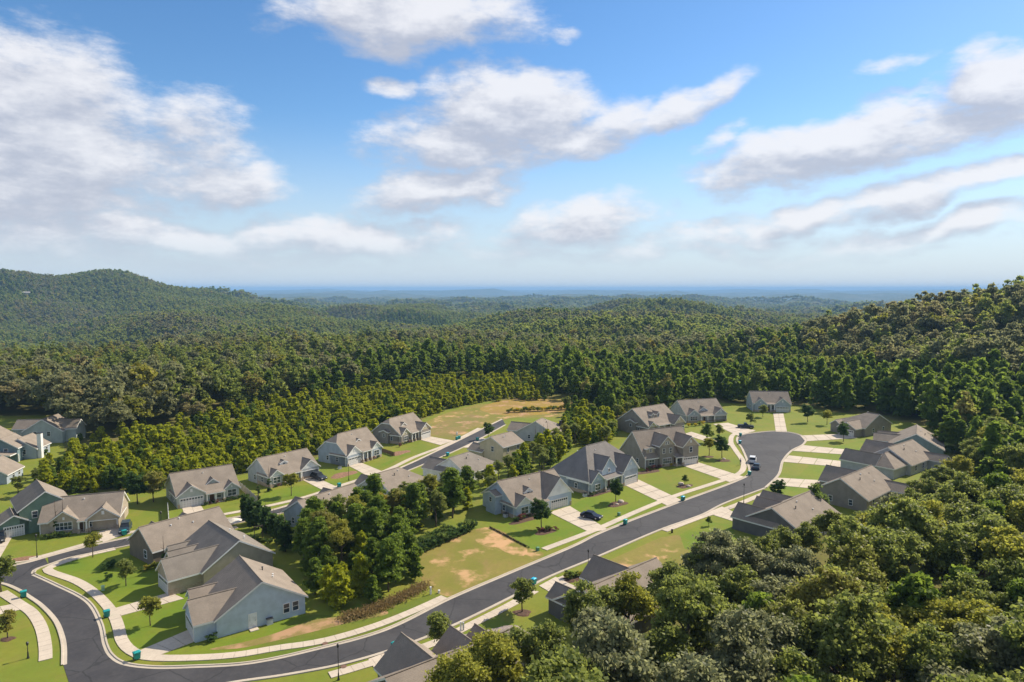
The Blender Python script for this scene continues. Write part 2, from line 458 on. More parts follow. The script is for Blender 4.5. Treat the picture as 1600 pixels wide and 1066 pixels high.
def build_ground():
    rad = [0.0] + [25 * 1.055 ** k for k in range(0, 136)]
    na = 240; v = []; f = []
    for r in rad[1:]:
        an = np.linspace(0, 2 * np.pi, na, endpoint=False)
        x = r * np.sin(an); y = r * np.cos(an); z = terrain(x, y)
        v += list(zip(x.tolist(), y.tolist(), z.tolist()))
    n = len(rad) - 1
    for i in range(n - 1):
        for j in range(na):
            j2 = (j + 1) % na; f.append((i * na + j, i * na + j2, (i + 1) * na + j2, (i + 1) * na + j))
    f.append(tuple(range(na)))
    def b(t):
        n1 = noise(t, .05, 5, .6); n2 = noise(t, .6, 4, .65); n3 = noise(t, .004, 5, .6); n4 = noise(t, .03, 6, .7)
        near = t.mix(t.ramp(n1, .35, .65), (.13, .145, .035), (.19, .165, .055))
        near = t.mix(t.math('MULTIPLY', t.ramp(n2, .4, .7), .5), near, (.10, .075, .04))
        fr = t.mix(t.ramp(n4, .35, .65), (.045, .062, .025), (.10, .115, .045))
        fr = t.mix(t.math('MULTIPLY', t.ramp(n3, .50, .62), .5), fr, (.15, .14, .075))
        ds = t.n('ShaderNodeVectorMath', {0: pos(t)}, operation='LENGTH').outputs['Value']
        c = t.mix(t.ramp(ds, 700, 2500), near, fr)
        bp = t.n('ShaderNodeBump', {'Height': n4, 'Strength': .8, 'Distance': 9.0})
        return t.n('ShaderNodeBsdfPrincipled', {'Base Color': c, 'Roughness': .95, 'Specular IOR Level': .05}).outputs[0]
    me = bpy.data.meshes.new('ground'); me.from_pydata(v, [], f); me.materials.append(material('ground', b)); me.update()
    me.polygons.foreach_set('use_smooth', [True] * len(me.polygons))
    o = link('ground', me); o['kind'] = 'structure'
    if me.polygons[0].normal.z < 0: me.flip_normals()


build_ground()

# ------------------------------------------------------------------ roads, kerbs, pavements, driveways, lawns
INNER = [(138, 866), (105, 873), (76, 883), (55, 891), (53, 898), (86, 913), (137, 940), (158, 975), (166, 1009), (175, 1025), (194, 1037), (240, 1043), (300, 1042),
         (392, 1036), (500, 1013), (600, 985), (704, 935), (800, 894), (899, 852), (935, 834), (1050, 789), (1150, 752), (1169, 742),
         (1168, 724), (1159, 701), (1151, 688), (1158, 680), (1183, 676), (1215, 674), (1240, 677), (1258, 684), (1256, 694), (1238, 704), (1224, 720), (1217, 742), (1196, 763)]
SOUTH = [(1196, 763), (1130, 788), (1099, 804), (1033, 828), (940, 868), (850, 906), (799, 934), (665, 997), (550, 1035), (450, 1055), (361, 1068), (250, 1090)]
WEST = [(99, 1040), (99, 1012), (96, 995), (86, 971), (63, 946), (46, 934), (25, 921), (0, 912), (-70, 905)]
N2 = [(-80, 897), (0, 887), (39, 880), (75, 870), (112, 860), (206, 839), (325, 816), (377, 807), (426, 797), (466, 785), (538, 761), (604, 740), (699, 697), (750, 672), (785, 655)]
S2 = [(138, 866), (196, 854), (270, 838), (340, 824), (377, 817), (449, 800), (555, 768), (645, 733), (718, 702), (752, 685), (790, 664)]


def road():
    a = smooth_line(GL(INNER[2:]), 1.2); b = smooth_line(GL(SOUTH), 1.2); w = smooth_line(GL(WEST), 1.2)
    j = GL([(-80, 897), (0, 887), (39, 880), (70, 872)])
    o = sheet('road', a + b[1:] + GL([(120, 1105)]) + w + j, .050, M_ASPH, False)
    n = smooth_line(GL(N2[3:]), 1.5); s = smooth_line(GL(INNER[2::-1] + S2[1:]), 1.5)
    sheet('road', s + n[::-1], .046, M_ASPH, False)


def kerb(px, side, name='kerb'):
    """kerb and gutter along an edge; SIDE +1 puts the kerb to the line's own left"""
    ln = resample(smooth_line(GL(px), .8), .8); nn = normals(ln); mb = MB()
    prof = [(-.42, .050), (-.42, .064), (0.0, .066), (.04, .17), (.26, .17), (.28, .0)]
    ring = [[(p + q * (o * side)).to_tuple()[:2] + (z,) for o, z in prof] for p, q in zip(ln, nn)]
    for r0, r1 in zip(ring, ring[1:]):
        for k in range(len(prof) - 1):
            q = [r0[k], r0[k + 1], r1[k + 1], r1[k]]
            mb.poly(q if side < 0 else q[::-1])
    o = mb.build(name, M_KERB); o['kind'] = 'structure'


def pavement(px, width=1.55, step=1.5, joined=False):
    ln = resample(smooth_line(GL(px), .5), step); nn = normals(ln)
    root = None if joined else tag(empty('pavement', ln[0]), kind='structure')
    mb = MB()
    for i in range(len(ln) - 1):
        a, b = ln[i], ln[i + 1]; d = (b - a).normalized() * .018
        h = width / 2; z = .12 + random.uniform(-.006, .006)
        q = [a + d - nn[i] * h, b - d - nn[i + 1] * h, b - d + nn[i + 1] * h, a + d + nn[i] * h]
        m = mb if joined else MB()
        m.slab([[(p.x, p.y, z) for p in q]], .14, 0, 0)
        if not joined:
            o = m.build('slab', M_CONC, root); o.location = -root.location
    if joined: tag(mb.build('pavement', M_CONC), kind='structure')


def driveway(quad, nu=2, nv=4, z=.10):
    c = [G(*p) for p in quad]; root = tag(empty('driveway', c[0]), kind='structure')
    for i in range(nu):
        for j in range(nv):
            g = .006
            def P(u, v):
                q = c[0] * (1 - u) * (1 - v) + c[1] * u * (1 - v) + c[2] * u * v + c[3] * (1 - u) * v
                return (q.x, q.y, z + zz)
            zz = random.uniform(-.005, .005)
            u0, u1, v0, v1 = i / nu + g, (i + 1) / nu - g, j / nv + g * .7, (j + 1) / nv - g * .7
            m = MB(); pts = [P(u0, v0), P(u0, v1), P(u1, v1), P(u1, v0)]
            ar = sum(pts[k][0] * pts[(k + 1) % 4][1] - pts[(k + 1) % 4][0] * pts[k][1] for k in range(4))
            m.slab([pts if ar > 0 else pts[::-1]], .12, 0, 0)
            o = m.build('slab', M_CONC, root); o.location = -root.location


road()
kerb(INNER[4:], 1); kerb(SOUTH, 1); kerb(WEST, 1); kerb(N2, 1); kerb(INNER[4::-1], -1) if False else None
kerb(INNER[:5] , 1) if False else None
kerb((S2[::-1])[:-1] + INNER[:5], 1)
pavement([(180, 858), (132, 869), (93, 881), (74, 889), (78, 894), (95, 900), (120, 909), (144, 924), (165, 944), (178, 962), (185, 980), (190, 1000), (203, 1016), (228, 1027), (290, 1029), (370, 1024),
          (430, 1014), (502, 1003), (580, 981), (640, 958), (700, 931)])
pavement([(850, 859), (929, 829), (997, 799), (1059, 774), (1132, 750), (1158, 738), (1161, 722), (1150, 705), (1142, 690), (1149, 678), (1181, 672)])
pavement([(515, 1056), (560, 1043), (675, 1007), (722, 984), (799, 945), (840, 921)])
pavement([(868, 909), (886, 902), (899, 897)]); pavement([(1038, 830), (1094, 809), (1142, 793), (1200, 769)])
pavement([(3, 926), (30, 944), (49, 957), (64, 980), (71, 1012), (71, 1040)])
pavement([(-60, 890), (0, 881), (45, 875), (134, 851), (206, 832), (261, 823), (325, 809), (400, 795), (471, 779), (530, 760), (600, 737), (647, 715), (699, 695), (750, 669)], 1.5, 2.0, True)
pavement([(340, 831), (385, 821)], 1.5, 2.0, True)
for q in [((149, 832), (187, 824), (206, 832), (161, 848)), ((284, 793), (314, 790), (325, 808), (292, 817)), ((470, 749), (491, 745), (526, 761), (503, 766)),
          ((542, 727), (561, 722), (600, 738), (574, 744)), ((650, 686), (664, 681), (709, 689), (688, 696)), ((858, 801), (890, 791), (950, 828), (922, 833)),
          ((971, 756), (998, 750), (1067, 783), (1043, 791)), ((1064, 727), (1088, 722), (1164, 746), (1140, 754)), ((1067, 679), (1080, 675), (1141, 694), (1139, 701)),
          ((1114, 663), (1137, 661), (1180, 674), (1152, 681)), ((640, 1062), (612, 1085), (575, 1031), (614, 1016)), ((914, 924), (893, 946), (842, 916), (868, 902)),
          ((1158, 806), (1148, 816), (1104, 802), (1128, 792)), ((266, 926), (288, 936), (189, 963), (180, 951)), ((318, 975), (330, 993), (246, 1026), (216, 1018)),
          ((-60, 960), (-60, 975), (38, 952), (28, 943)), ((1208, 646), (1224, 646), (1230, 676), (1212, 675)), ((1340, 685), (1326, 678), (1250, 681), (1258, 690)), ((1355, 706), (1352, 713), (1238, 705), (1254, 696)), ((1325, 722), (1322, 731), (1223, 722), (1232, 712)),
          ((1300, 752), (1294, 766), (1203, 758), (1215, 747)), ((20, 838), (-20, 842), (-30, 875), (0, 872)), ((757, 700), (775, 690), (752, 684), (722, 700))]:
    driveway(q, 2, 3 if q[0][0] < 0 else 4)

NB = [(-330, 1300), (-330, 640), (0, 650), (70, 650), (100, 700), (110, 770), (255, 765), (350, 748), (470, 722), (560, 694), (640, 664), (700, 640), (760, 628), (900, 625), (960, 655), (1050, 636),
      (1140, 630), (1180, 633), (1240, 633), (1300, 644), (1400, 652), (1440, 664), (1490, 695), (1440, 745), (1340, 820), (1200, 850), (1060, 890), (1000, 960), (880, 1040), (740, 1140), (400, 1300)]
sheet('lawn', GL(NB), .020, G_OLIVE)
sheet('lawn', GL([(93, 884), (130, 872), (200, 858), (205, 870), (250, 890), (290, 905), (330, 960), (340, 1000), (470, 962), (500, 962), (560, 990), (480, 1005), (340, 1024), (240, 1030), (205, 1012), (188, 975), (160, 935), (110, 903)]), .028, G_BRIGHT)
sheet('lawn', GL([(770, 826), (800, 812), (860, 802), (918, 832), (850, 862), (826, 856)]), .028, G_BRIGHT)
sheet('lawn', GL([(893, 795), (925, 775), (965, 760), (1035, 790), (1000, 803), (955, 822)]), .028, G_BRIGHT)
sheet('lawn', GL([(1003, 752), (1010, 737), (1060, 728), (1130, 752), (1060, 776)]), .028, G_OLIVE)
sheet('lawn', GL([(480, 962), (560, 965), (640, 940), (668, 930), (700, 926), (640, 966), (560, 1002), (420, 1032), (300, 1040), (250, 1038), (380, 1022)]), .024, G_DEEP)
sheet('lawn', GL([(640, 880), (700, 845), (764, 824), (826, 856), (850, 866), (780, 902), (700, 932), (668, 915), (655, 900)]), .024, G_ROUGH)
sheet('lawn', GL([(905, 895), (960, 872), (1032, 840), (1062, 836), (1080, 870), (1060, 900), (1000, 925), (950, 910)]), .028, G_ROUGH, False)
sheet('lawn', GL([(1062, 836), (1104, 814), (1146, 822), (1150, 845), (1100, 862), (1070, 858)]), .032, G_BRIGHT, False)
sheet('lawn', GL([(1150, 800), (1200, 775), (1240, 750), (1300, 700), (1352, 690), (1340, 740), (1260, 790)]), .032, G_BRIGHT)
sheet('lawn', GL([(655, 671), (700, 645), (760, 631), (895, 628), (898, 650), (800, 654), (775, 661), (748, 669), (702, 689)]), .024, G_ROUGH)
sheet('lawn', GL([(672, 676), (695, 658), (738, 648), (758, 655), (732, 671), (704, 684)]), .028, G_DIRT)
sheet('lawn', GL([(750, 640), (800, 624), (890, 626), (890, 642), (800, 650)]), .028, G_GOLD)
sheet('lawn', GL([(400, 790), (420, 768), (500, 755), (540, 745), (580, 733), (640, 705), (600, 730), (530, 755), (470, 775)]), .028, G_BRIGHT)


sheet('path', GL([(327, 1015), (380, 1004), (430, 990), (492, 969), (560, 962), (604, 955), (606, 960), (560, 970), (500, 985), (430, 1002), (370, 1014)]), .034, G_DIRT)


G_SOIL = grass('red_soil', (.190, .190, .032), (.265, .215, .055), .66, (.58, .34, .18))
sheet('soil', GL([(742, 840), (768, 829), (788, 834), (806, 848), (824, 858), (818, 869), (796, 866), (776, 856), (754, 853)]), .036, G_SOIL)
sheet('soil', GL([(962, 876), (985, 868), (1012, 866), (1030, 872), (1018, 884), (990, 890), (970, 886)]), .040, G_SOIL)


def bed(px, rx, ry, mat=M_MULCH, rot=0.0, name='planting_bed', kind='structure'):
    c = G(*px); mb = MB(); n = 22; ring = []
    for j in range(n):
        a = 2 * math.pi * j / n; r = 1 + .1 * math.sin(3 * a + px[0]) + .06 * math.sin(5 * a)
        x, y = rx * r * math.cos(a), ry * r * math.sin(a)
        ring.append((x * math.cos(rot) - y * math.sin(rot), x * math.sin(rot) + y * math.cos(rot)))
    for j in range(n):
        j2 = (j + 1) % n
        mb.poly([(*ring[j], .025), (*ring[j2], .025), (ring[j2][0] * .75, ring[j2][1] * .75, .12), (ring[j][0] * .75, ring[j][1] * .75, .12)])
    mb.poly([(x * .75, y * .75, .12) for x, y in ring])
    o = mb.build(name, mat); o.location = c; o['kind'] = kind
    return o


# ------------------------------------------------------------------ houses
_cache = {}


def window_meshes(w, h):
    k = ('win', round(w, 2), round(h, 2))
    if k not in _cache:
        f = MB(); t = .09
        f.box(-w / 2 - t, -w / 2, -.06, .03, -t, h + t); f.box(w / 2, w / 2 + t, -.06, .03, -t, h + t)
        f.box(-w / 2, w / 2, -.06, .03, h, h + t); f.box(-w / 2, w / 2, -.09, .03, -t, 0)
        f.box(-w / 2, w / 2, -.045, .02, h / 2 - .03, h / 2 + .03)
        nx = max(1, int(round(w / .8)))
        for i in range(1, nx): x = -w / 2 + w * i / nx; f.box(x - .035, x + .035, -.042, .02, 0, h)
        p = MB(); p.box(-w / 2, w / 2, -.025, .01, 0, h)
        _cache[k] = (f.mesh('window', M_TRIM), p.mesh('pane', M_GLASS))
    return _cache[k]


def garage_mesh(w, h):
    k = ('gar', round(w, 2), round(h, 2))
    if k not in _cache:
        d = MB(); d.box(-w / 2, w / 2, -.02, .05, 0, h)
        fr = MB(); fr.box(-w / 2 - .14, -w / 2, -.07, .05, 0, h + .14); fr.box(w / 2, w / 2 + .14, -.07, .05, 0, h + .14); fr.box(-w / 2, w / 2, -.07, .05, h, h + .14)
        pn = MB(); n = 8
        for i in range(n):
            x0 = -w / 2 + w * i / n + .06; x1 = -w / 2 + w * (i + 1) / n - .06
            for z0, z1 in ((.08, .5), (.58, 1.0), (1.08, 1.5)): pn.box(x0, x1, -.045, -.018, z0 * h / 2.1, z1 * h / 2.1)
        gl = MB()
        for i in range(n):
            x0 = -w / 2 + w * i / n + .07; x1 = -w / 2 + w * (i + 1) / n - .07; gl.box(x0, x1, -.03, -.017, 1.6 * h / 2.1, 2.0 * h / 2.1)
        _cache[k] = tuple(m.mesh(nm, mt) for m, nm, mt in ((d, 'garage_door', M_TRIM), (fr, 'frame', M_TRIM), (pn, 'panel', plain('door_panel', (.55, .54, .5), .5, .05)), (gl, 'pane', M_GLASS)))
    return _cache[k]


class House:
    def __init__(self, name, label, corner, angle, group='houses of the subdivision', base=0.0):
        """CORNER: a front ground corner (world), ANGLE: direction of the front wall in degrees; local x runs along it, y into the house"""
        self.root = empty(name, (corner[0], corner[1], base), math.radians(angle))
        tag(self.root, label, 'house', group)

    def vol(self, x0, x1, y0, y1, eave=2.8, pitch=.6, axis='x', c0=0.0, c1=0.0, wall='grey', roof=M_ROOF, z0=0.0, of=.4, ob=.4, rake=.3, opening=None, base=None, gable=None):
        """one block with a pitched roof; ridge along AXIS; c0/c1: clipped or hipped ends; OPENING (u0,u1,h): doorway in the low-end face of a y block"""
        if axis == 'x': L0, L1, A, B = x0, x1, y0, y1; P = lambda u, v, z: (u, v, z)
        else: L0, L1, A, B = y0, y1, x0, x1; P = lambda u, v, z: (v, u, z)
        flip = axis == 'y'
        half = (B - A) / 2; mid = (A + B) / 2; hz = lambda v: eave + pitch * (half - abs(v - mid))
        wm = MB()
        def face(pts, m=0): wm.poly([P(*p) for p in (pts[::-1] if flip else pts)], m)
        face([(L0, A, z0), (L1, A, z0), (L1, A, eave), (L0, A, eave)]); face([(L1, B, z0), (L0, B, z0), (L0, B, eave), (L1, B, eave)])
        for u, c, s in ((L0, c0, 1), (L1, c1, -1)):
            pts = [(u, B, z0), (u, A, z0), (u, A, eave)]
            if c < 1: pts += [(u, mid - c * half, hz(mid - c * half))] + ([(u, mid + c * half, hz(mid + c * half))] if c > 0 else [])
            pts.append((u, B, eave))
            if s == 1 and opening:
                a, b, h = opening
                low = [[(u, a, z0), (u, A, z0), (u, A, eave), (u, a, eave)], [(u, B, z0), (u, b, z0), (u, b, eave), (u, B, eave)], [(u, b, h), (u, a, h), (u, a, eave), (u, b, eave)]]
                for q in low: face(q)
                top = [(u, B, eave), (u, A, eave)] + pts[3:-1]
                face(top, 1 if gable else 0)
            elif gable and c < 1 and s == 1:
                face([(u, B, z0), (u, A, z0), (u, A, eave), (u, B, eave)]); face([(u, B, eave), (u, A, eave)] + pts[3:-1], 1)
            else: face(pts if s == 1 else pts[::-1])
        w = wm.build('wall', [WALLS[wall], WALLS[gable or wall]], self.root)
        if base:
            bm_ = MB(); t = .03
            a0, a1, b0, b1 = (x0 - t, x1 + t, y0 - t, y1 + t)
            bm_.box(a0, a1, b0, b0 + .1, z0, z0 + base); bm_.box(a0, a0 + .1, b0 + .1, b1, z0, z0 + base); bm_.box(a1 - .1, a1, b0 + .1, b1, z0, z0 + base)
            bm_.build('stone_base', M_STONE, self.root)
        # roof
        T = .28; rz = lambda v: hz(v) + T * .9
        Af, Bb = A - of, B + ob
        ez = lambda v: eave + T * .9 - pitch * (A - v if v < A else v - B)
        r0, r1 = L0 - (rake if c0 < 1 else of), L1 + (rake if c1 < 1 else of)
        hip0, hip1 = c0 * half, c1 * half; ze = ez(Af); zb = ez(Bb); zr = eave + pitch * half + T * .9
        top = []
        def endp(r, L, c, hip, s):
            if c >= 1: return [], (L + s * hip, mid, zr)
            if c == 0: return [], (r, mid, zr)
            va, vb = mid - c * half, mid + c * half
            return [(r, va, rz(va)), (r, vb, rz(vb))], (L + s * hip, mid, zr)
        e0, R0 = endp(r0, L0, c0, hip0, 1); e1, R1 = endp(r1, L1, c1, hip1, -1)
        front = [(r0, Af, ze), (r1, Af, ze)] + ([e1[0]] if e1 else []) + [R1] + ([R0] if (Vector(R0) - Vector(R1)).length > .05 else []) + ([e0[0]] if e0 else [])
        back = [(r1, Bb, zb), (r0, Bb, zb)] + ([e0[1]] if e0 else []) + [R0] + ([R1] if (Vector(R0) - Vector(R1)).length > .05 else []) + ([e1[1]] if e1 else [])
        top += [front, back]
        if c0 >= 1: top.append([(r0, Bb, zb), (r0, Af, ze), R0])
        elif c0 > 0: top.append([e0[1], e0[0], R0])
        if c1 >= 1: top.append([(r1, Af, ze), (r1, Bb, zb), R1])
        elif c1 > 0: top.append([e1[0], e1[1], R1])
        rm = MB(); rm.slab([[P(*p) for p in (f[::-1] if flip else f)] for f in top], T, 0, 1)
        ro = rm.build('roof', [roof, M_TRIM], self.root)
        rc = MB(); rp = [P(*R0), P(*R1)]
        if (Vector(rp[0]) - Vector(rp[1])).length > .3:
            rc.tube([Vector(q) + Vector((0, 0, .02)) for q in rp], [.11, .11], 6); rc.build('ridge_cap', roof, ro)
        return ro

    def at(self, face, u, v):
        """frame on a wall: face F (low y), B (high y), L (low x), R (high x); u along x or y; v the wall's own coordinate"""
        return {'F': ((u, v), 0.0), 'B': ((u, v), math.pi), 'L': ((v, u), -math.pi / 2), 'R': ((v, u), math.pi / 2)}[face]

    def window(self, face, u, v, z=.95, w=1.0, h=1.4):
        (x, y), r = self.at(face, u, v); f, p = window_meshes(w, h)
        o = link('window', f, self.root, (x, y, z), r); link('pane', p, o)

    def garage(self, face, u, v, w=4.9, h=2.15):
        (x, y), r = self.at(face, u, v); d, fr, pn, gl = garage_mesh(w, h)
        o = link('garage_door', d, self.root, (x, y, .02), r); link('frame', fr, o); link('panel', pn, o); link('pane', gl, o)

    def door(self, face, u, v, w=1.0, h=2.1, col=(.10, .05, .03), z=.12):
        (x, y), r = self.at(face, u, v)
        m = MB(); m.box(-w / 2, w / 2, -.03, .04, 0, h); o = link('door', m.mesh('door', plain('door_%.2f' % col[0], col, .5)), self.root, (x, y, z), r)
        t = MB(); t.box(-w / 2 - .12, -w / 2, -.06, .04, 0, h + .12); t.box(w / 2, w / 2 + .12, -.06, .04, 0, h + .12); t.box(-w / 2, w / 2, -.06, .04, h, h + .12)
        t.build('frame', M_TRIM, o)
        hd = MB(); hd.tube([(w / 2 - .15, -.07, 1.0), (w / 2 - .15, -.07, 1.15)], [.025, .025], 6); hd.build('handle', M_BLACK, o)

    def columns(self, xs, y, h=2.6, base=True):
        for x in xs:
            m = MB(); m.box(x - .14, x + .14, y - .14, y + .14, .0, h, 0); 
            o = m.build('porch_column', M_TRIM, self.root)
            if base: b = MB(); b.box(x - .26, x + .26, y - .26, y + .26, 0, .9); b.build('pedestal', M_STONE, o)

    def porch_floor(self, x0, x1, y0, y1):
        m = MB(); m.box(x0, x1, y0, y1, 0, .16); m.build('porch_floor', M_CONC, self.root)

    def vents(self, pts):
        for (x, y, z, h) in pts:
            m = MB(); m.tube([(x, y, z - .5), (x, y, z + h)], [.09, .09], 8); m.tube([(x, y, z + h), (x, y, z + h + .1)], [.14, .14], 8)
            m.build('roof_vent', M_BLACK if h > .4 else M_TRIM, self.root)

    def chimney(self, x, y, w, d, h, mat=None):
        m = MB(); m.box(x - w / 2, x + w / 2, y - d / 2, y + d / 2, 0, h); o = m.build('chimney', mat or M_TRIM, self.root)
        c = MB(); c.box(x - w / 2 - .1, x + w / 2 + .1, y - d / 2 - .1, y + d / 2 + .1, h, h + .15); c.build('chimney_cap', M_BLACK, o)

    def gable_vent(self, x, y, z, s=.5):
        m = MB(); m.box(x - s / 2, x + s / 2, y - .05, y + .03, z, z + s * 1.5)
        for k in range(4): m.box(x - s / 2 + .05, x + s / 2 - .05, y - .07, y - .04, z + .1 + k * s * .35, z + .1 + k * s * .35 + .06)
        m.build('gable_vent', M_TRIM, self.root)


def w2(px, py, z=0.0):
    g = G(px, py, z); return (g.x, g.y)


# houses along the lower street, fronts towards the street
def front_house(name, label, corner, ang, W_, D_, wall, eave, pitch, garage, wings=(), dormers=(), c0=0.0, c1=0.0, gcol=None, roof=M_ROOF, side_wins=2, porch=None, opened=False, base=.9, bump=None, vents=True):
    """GARAGE (x0,x1,proj,eave,pitch); WINGS (x0,x1,proj,eave,pitch); DORMERS (x0,x1,y,z0,eave)"""
    h = House(name, label, corner, ang)
    h.vol(0, W_, 0, D_, eave, pitch, 'x', c0, c1, wall, roof)
    g0, g1, gp, ge, gpi = garage; gm = (g0 + g1) / 2
    h.vol(g0, g1, -gp, D_ * .55, ge, gpi, 'y', wall=wall, roof=roof, gable=gcol, opening=(gm - 2.45, gm + 2.45, 2.2) if opened else None, base=None)
    if not opened: h.garage('F', gm, -gp - .01)
    else:
        m = MB(); m.box(gm - 2.6, gm - 2.45, -gp - .06, -gp + .05, 0, 2.35); m.box(gm + 2.45, gm + 2.6, -gp - .06, -gp + .05, 0, 2.35); m.box(gm - 2.45, gm + 2.45, -gp - .06, -gp + .05, 2.2, 2.35)
        m.build('garage_frame', M_TRIM, h.root)
    for sx in (g0 + .28, g1 - .28):
        m = MB(); m.box(sx - .25, sx + .25, -gp - .08, -gp + .02, 0, 1.0); m.build('stone_pier', M_STONE, h.root)
    h.gable_vent(gm, -gp - .02, ge + (g1 - g0) * .5 * gpi * .35)
    for (a, b, p, e, pi) in wings:
        h.vol(a, b, -p, D_ * .5, e, pi, 'y', wall=wall, roof=roof, gable=gcol, base=base)
        n = max(1, int((b - a) / 1.6))
        h.window('F', (a + b) / 2, -p - .04, 1.0, min(b - a - .8, .95 * (2 if b - a < 5 else 3)), 1.45)
        if (b - a) * .5 * pi > 1.2: h.gable_vent((a + b) / 2, -p - .02, e + .25, .35)
    for (a, b, y, z0, e, pi) in dormers:
        h.vol(a, b, y, D_ * .5, e, pi, 'y', wall=gcol or wall, roof=roof, z0=z0, of=.2, ob=.2, rake=.2)
        h.window('F', (a + b) / 2, y - .03, e - .75, .7, .75)
    if porch:
        p0, p1, dep = porch
        z1 = eave + .30; pr = MB(); pr.slab([[(p0 - .05, -dep - .3, z1 - .26 * (dep + .7)), (p1 + .05, -dep - .3, z1 - .26 * (dep + .7)), (p1 + .05, .6, z1 + .08), (p0 - .05, .6, z1 + .08)]], .22, 0, 1); pr.build('porch_roof', [roof, M_TRIM], h.root)
        h.columns([p0 + .2 + (p1 - p0 - .4) * k / 2 for k in range(3)] if p1 - p0 > 3 else [p0 + .2, p1 - .2], -dep + .1, eave + .30 - .26 * (dep + .5) - .16)
        h.porch_floor(p0, p1, -dep + .1, .02)
        h.door('F', (p0 + p1) / 2 - .6, -.02); h.window('F', (p0 + p1) / 2 + 1.0, -.02, .95, .9, 1.4)
    gz = MB(); gz.box(-.03, W_ * .999, -.05, -.004, 0, .55); gz.build('stone_base', M_STONE, h.root)
    for k in range(side_wins):
        h.window('L', D_ * (.3 + .35 * k), -.02, 1.0 if eave < 4 else 3.6, .8, 1.2)
    for k in range(3): h.window('B', W_ * (.2 + .3 * k), D_ + .02, .95, 1.0, 1.4)
    for dx in (.06, W_ - .06):
        dp = MB(); dp.box(dx - .05, dx + .05, -.13, -.04, 0, eave); dp.build('downpipe', M_TRIM, h.root)
    cb = MB(); cb.box(-.06, .06, -.06, .06, 0, eave); cb.build('corner_board', M_TRIM, h.root)
    if bump:
        b0, b1, bd, be = bump
        h.vol(-bd, .3, b0, b1, be, .35, 'x', wall=wall, roof=roof, c0=0)
        h.window('L', (b0 + b1) / 2, -bd - .02, be - 1.5, .8, .9)
    if vents:
        zr = lambda y: eave + pitch * (D_ / 2 - abs(y - D_ / 2)) + .15
        h.vents([(W_ * .3, D_ * .62, zr(D_ * .62), .3), (W_ * .55, D_ * .7, zr(D_ * .7), .25), (W_ * .5, D_ * .40, zr(D_ * .40), .22)])
    return h


front_house('ranch_house', 'tan stone-fronted ranch house with its two-car garage open beside a parked dark car', w2(63, 838), 20, 14.2, 10, 'tan', 2.8, .68, (8.6, 14.2, .8, 2.8, .7),
            [(1.8, 6.8, .5, 2.8, .75)], gcol='tan', porch=(6.8, 8.6, 1.0), opened=True)
hh = House('gabled_house', 'dark green two-storey gabled house next to the tan stone ranch house', w2(32, 837), 42); hh.vol(0, 9, 0, 11, 5.0, .7, 'y', wall='green')
hh.vol(-3.4, 1.5, -.0, 6, 2.8, .6, 'y', wall='green'); hh.window('F', 6.6, -.02, 3.2, .9, 1.3); hh.window('F', 2.6, -.02, 3.2, .9, 1.3); hh.garage('F', -1, -.02, 3.2); hh.window('L', 8, -.02, 3.2)
front_house('three_gable_house', 'sage house with three front gables and a plain wide concrete driveway', w2(277, 795), 38, 13.6, 11.5, 'sage', 2.8, .68, (0, 6.0, .5, 2.75, .68),
            [(10.2, 13.6, .5, 2.75, .75)], [(6.6, 9.8, 1.6, 3.4, 3.9, .75)], gcol='sage', porch=(6.0, 10.2, 1.2))
front_house('cottage_house', 'pale grey house with brick bay, open garage and dark vehicle on its driveway', w2(420, 762), 50, 14.3, 10, 'grey', 2.9, .72, (9.0, 14.3, .8, 2.9, .75),
            [(0, 3.6, .8, 2.8, .75)], [(4.6, 6.6, 2.0, 3.6, 4.9, .5)], c1=.0, gcol='white', porch=(3.6, 8.8, 1.2), opened=True)
front_house('tall_house', 'large slate grey house with clipped gable end and white fronted double garage', w2(540, 729), 58, 14.0, 11, 'steel', 3.5, .82, (.0, 5.6, .7, 3.0, .8),
            [(9.4, 13.8, .9, 3.0, .8)], [(6.4, 8.6, 2.4, 4.4, 5.4, .6)], c0=.42, gcol='white', porch=(5.6, 9.4, 1.3))
front_house('brown_house', 'taupe brown house at the street end next to the bare dirt lot', w2(625, 695), 61, 14.3, 11.3, 'taupe', 3.3, .74, (8.8, 14.3, 1.8, 3.2, .72),
            [(0, 4.6, .6, 3.0, .8)], [(3.6, 6.2, 2.2, 4.3, 5.2, .6)], c0=.3, gcol='beige', porch=(4.6, 8.6, 1.3), bump=(4.2, 7.4, .9, 3.6))
# houses along the upper street
front_house('grey_craftsman', 'blue grey house with white gables and dark sedan on its driveway', w2(803, 811), 38, 16.5, 11.7, 'blue', 3.0, .66, (9.0, 16.5, .6, 3.2, 1.0),
            [(0, 4.6, .9, 2.9, .72)], [(4.4, 6.6, 1.8, 3.9, 4.6, .7)], gcol='white', porch=(4.6, 9.0, 1.4), bump=(4.6, 8.2, 1.6, 4.2))
h = front_house('hip_roof_house', 'light blue house with steep dark hip roof, window gables and stone skirting', w2(920, 774), 44, 18.2, 13.5, 'steel', 3.5, .92, (12.0, 18.2, 1.4, 3.9, 1.05),
            [(0, 4.8, .8, 3.2, .85)], [(5.0, 10.4, -.1, 3.9, 5.2, 1.0)], c0=1.0, c1=.5, gcol='blue', porch=(4.8, 11.8, 1.3), roof=M_ROOFD)
h = front_house('gabled_two_storey', 'taupe two-storey house with shed dormer, tall front gable and raised garage gable', w2(1008, 733), 26, 17.4, 12, 'taupe', 3.0, 1.05, (11.8, 17.4, 1.8, 5.5, .9),
            [(4.6, 9.6, .6, 6.2, .95)], [(1.0, 3.8, .8, 3.6, 5.2, .3)], gcol='tan', porch=(9.4, 12, 1.8))
